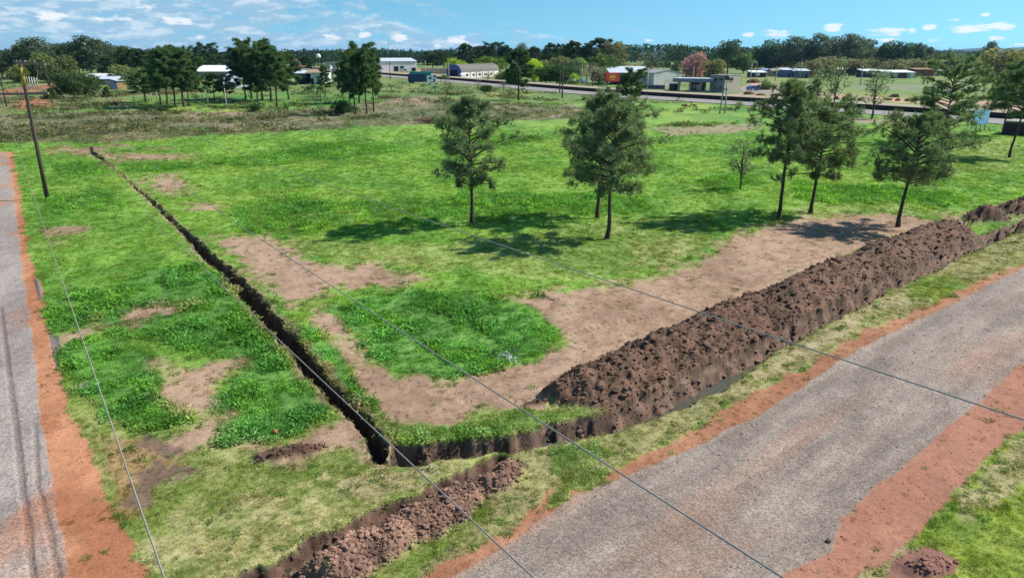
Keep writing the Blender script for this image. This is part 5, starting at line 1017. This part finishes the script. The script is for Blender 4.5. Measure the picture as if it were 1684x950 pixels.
# ------------------------------------------------------------------ small things
def lumpy(name, loc, rx, ry, h, mat, label, cat, group=None, seed=0, sub=3, rough=.3):
    bm = bmesh.new(); bmesh.ops.create_icosphere(bm, subdivisions=sub, radius=1.0); r = random.Random(seed); ph = [r.uniform(0, 9) for _ in range(6)]
    for v in bm.verts:
        c = v.co; k_ = 1 + rough * (.5 * math.sin(3.1 * c.x + ph[0]) * math.cos(2.7 * c.y + ph[1]) + .35 * math.sin(6.3 * c.y + ph[2]) * math.sin(5.1 * c.x + ph[3])) + r.uniform(-.5, .5) * rough * .5
        v.co = (c.x * rx * k_, c.y * ry * k_, max(-.08, c.z * h * k_))
    o = obj(name, bm, mat); o.location = loc; return tag(o, label, cat, group)
EARTH = plain('heap_earth', (.15, .075, .048), .95, .4, 1.2); DKEARTH = plain('dark_heap_earth', (.075, .05, .04), .95, .4, 1.2); CLAY = plain('orange_clay', (.38, .14, .06), .9, .2, 3); LITTER = plain('pale_litter', (.62, .63, .64), .6, .25, 4); BRUSH = plain('dry_brush', (.20, .10, .06), .95, .4, 3)
def heap(px, py, wpx, h, mat, label, seed):
    x_, y_ = G(px, py); w = wpx / F * (y_ * CP + CH * SP) / 2; zz_ = gz(x_, y_); lumpy('earth_heap', (x_, y_, zz_), w, w * .7, h, mat, label, 'earth heap', 'earth heaps beyond the highway', seed)
heap(1239, 136.5, 22, 1.6, EARTH, 'pointed red earth heap beside the white lamp pole', 1); heap(1247, 148, 12, 1.7, DKEARTH, 'left of two brown mounds beside the blue parked car', 2); heap(1258, 148, 16, 2.0, DKEARTH, 'right of two brown mounds beside the blue parked car', 3)
heap(1232, 155.5, 20, .9, EARTH, 'low reddish heap at the yard edge below the blue car', 4); heap(1250, 157, 14, .6, EARTH, 'flatter reddish heap right of the low one at the yard edge', 5); heap(1278, 158, 22, .8, EARTH, 'reddish heap just left of the tallest pine crown', 6); heap(1208, 150, 16, .8, DKEARTH, 'dark heap at the foot of the two storey block', 7)
for k_, px in enumerate((1376, 1389, 1402, 1415, 1459, 1476, 1492)): heap(px, 163.5 + k_ * .5, 9, .7, EARTH, ['first', 'second', 'third', 'fourth', 'fifth', 'sixth', 'last'][k_] + ' small heap from the left in the row along the carriageway', 20 + k_)
heap(1471, 160, 16, .9, DKEARTH, 'wider dark heap behind the row of small heaps', 31); heap(1126, 175, 10, .5, DKEARTH, 'small dark earth mound on the green verge', 32)
x_, y_ = G(453, 714); lumpy('clay_lump', (x_, y_, gz(x_, y_) + .08), .09, .08, .09, CLAY, 'bright orange lump of clay beside the weeds', 'clay lump', None, 4, 2)
x_, y_ = G(1362, 890); lumpy('dark_stone', (x_, y_, gz(x_, y_) + .02), .07, .06, .06, DKEARTH, 'dark stone lying on the edge of the right road', 'stone', None, 5, 2)
# litter pile on the edge of the lush patch
x_, y_ = G(832, 588); l_ = empty('litter_pile', (x_, y_, gz(x_, y_))); tag(l_, 'small pile of white plastic litter beside the lush green patch', 'litter'); rr_ = random.Random(3)
for k_ in range(26):
    bm = bmesh.new(); a_, b_, z_ = rr_.gauss(0, .20), rr_.gauss(0, .30), rr_.uniform(.03, .22); vs = []
    for i_ in range(3):
        for j_ in range(3): vs.append(bm.verts.new((a_ + (i_ - 1) * .06 + rr_.uniform(-.03, .03), b_ + (j_ - 1) * .06 + rr_.uniform(-.03, .03), max(.02, z_ + rr_.uniform(-.06, .06)))))
    for i_ in range(2):
        for j_ in range(2): bm.faces.new([vs[i_*3+j_], vs[(i_+1)*3+j_], vs[(i_+1)*3+j_+1], vs[i_*3+j_+1]])
    bmesh.ops.solidify(bm, geom=bm.faces[:], thickness=.006); obj('scrap', bm, LITTER if rr_.random() < .75 else plain('grey_litter%d' % k_, (.2, .21, .23), .6, .2, 4), l_)
# branch with leaves lying on the dirt
x_, y_ = G(898, 492); l_ = empty('fallen_branch', (x_, y_, gz(x_, y_))); tag(l_, 'fallen leafy branch lying on the bare dirt', 'branch'); tubeo('stick', l_, WOODA, [(.45,-.25,.03),(0,0,.08),(-.5,.25,.10)], np.array([.035,.03,.015]), 6)
r = np.random.default_rng(4); n = 60; C = np.stack([r.normal(-.35,.22,n), r.normal(.2,.2,n), r.uniform(.02,.22,n)], -1); V, Fc = leaves(C, unit(r.normal(size=(n,3))), r.uniform(.08,.18,n), r.uniform(.04,.07,n), r); o = obj('leaves', shade_attr(npmesh('leaves', V, Fc), n, 4, r), M_LEAF, l_); o.color = (.04, .06, .03, 1)
# brush pile in the middle distance
x_, y_ = G(716, 203); b_ = empty('brush_pile', (x_, y_, gz(x_, y_) - .1)); tag(b_, 'reddish brown pile of cut brush beyond the lone pine', 'brush pile'); r = np.random.default_rng(6); V_, F_, o_ = [], [], 0
for k_ in range(140):
    c_ = np.array([r.normal(0, 2.0), r.normal(0, .8), abs(r.normal(0, .35))]); d_ = unit(np.array([r.normal(), r.normal(), r.normal(.1, .3)])); v, f_ = tube_np([c_ - d_ * .7, c_, c_ + d_ * .7], .045, 4); V_.append(v); F_.append(f_ + o_); o_ += len(v)
obj('branches', npmesh('branches', np.concatenate(V_), np.concatenate(F_)), BRUSH, b_); tubeo('log', b_, BRUSH, [(-2.5,-.3,.2),(0,-.2,.25),(2.2,.1,.2)], .13, 7)
# pale posts by the red field and among the left grove
for k_, (px, py, ty) in enumerate([(47,146,127),(51,146,126.5),(55,146.5,127),(59,147,127),(63.5,147.5,128)]):
    x_, y_ = G(px, py); hh = top_h(y_, ty); p_ = empty('post', (x_, y_, gz(x_, y_) - .1)); tag(p_, ['leftmost', 'second', 'middle', 'fourth', 'rightmost'][k_] + ' slim pale post of the row left of the bushes', 'post', 'pale posts in a row'); tubeo('shaft', p_, CONC, [(0,0,0),(0,0,hh/2),(0,0,hh)], .16, 6); tubeo('cap', p_, ZINC, [(0,0,hh+.002),(0,0,hh+.06),(0,0,hh+.12)], .18, 6)
for k_, (px, py, ty, lab) in enumerate([(221,170,157,'leftmost short white stake before the left grove'),(250,168,150,'white stake right of the low wide pine'),(258,164,148,'thin white stake behind the left grove'),(332,163,146,'white stake between the two groves'),(373,180,145,'tall pale bare stem in front of the groves')]):
    x_, y_ = G(px, py); hh = top_h(y_, ty); p_ = empty('stake', (x_, y_, gz(x_, y_) - .1)); tag(p_, lab, 'stake', 'white stakes at the groves'); tubeo('shaft', p_, CONC, [(0,0,0),(.05,0,hh/2),(0,0,hh)], np.array([.13,.11,.08]), 6); tubeo('tip', p_, CREAM, [(0,0,hh+.002),(0,0,hh+.05),(0,0,hh+.1)], .07, 6)

# ------------------------------------------------------------------ the air between here and the hills
bm = bmesh.new(); box(bm, -150000, 150000, -3000, 60000, -4, 95)
hz_m = bpy.data.materials.new('haze_air'); hz_m.use_nodes = True; hz_m.node_tree.nodes.clear(); hz_o = nd(hz_m.node_tree, 'ShaderNodeOutputMaterial'); hz_v = nd(hz_m.node_tree, 'ShaderNodeVolumePrincipled')
hz_v.inputs['Color'].default_value = (.36, .62, .98, 1); hz_v.inputs['Density'].default_value = 4e-5; hz_v.inputs['Anisotropy'].default_value = .2
hz_m.node_tree.links.new(hz_v.outputs[0], hz_o.inputs['Volume']); tag(obj('haze', bm, hz_m), 'thin blue haze over the far country', None, None, 'stuff')
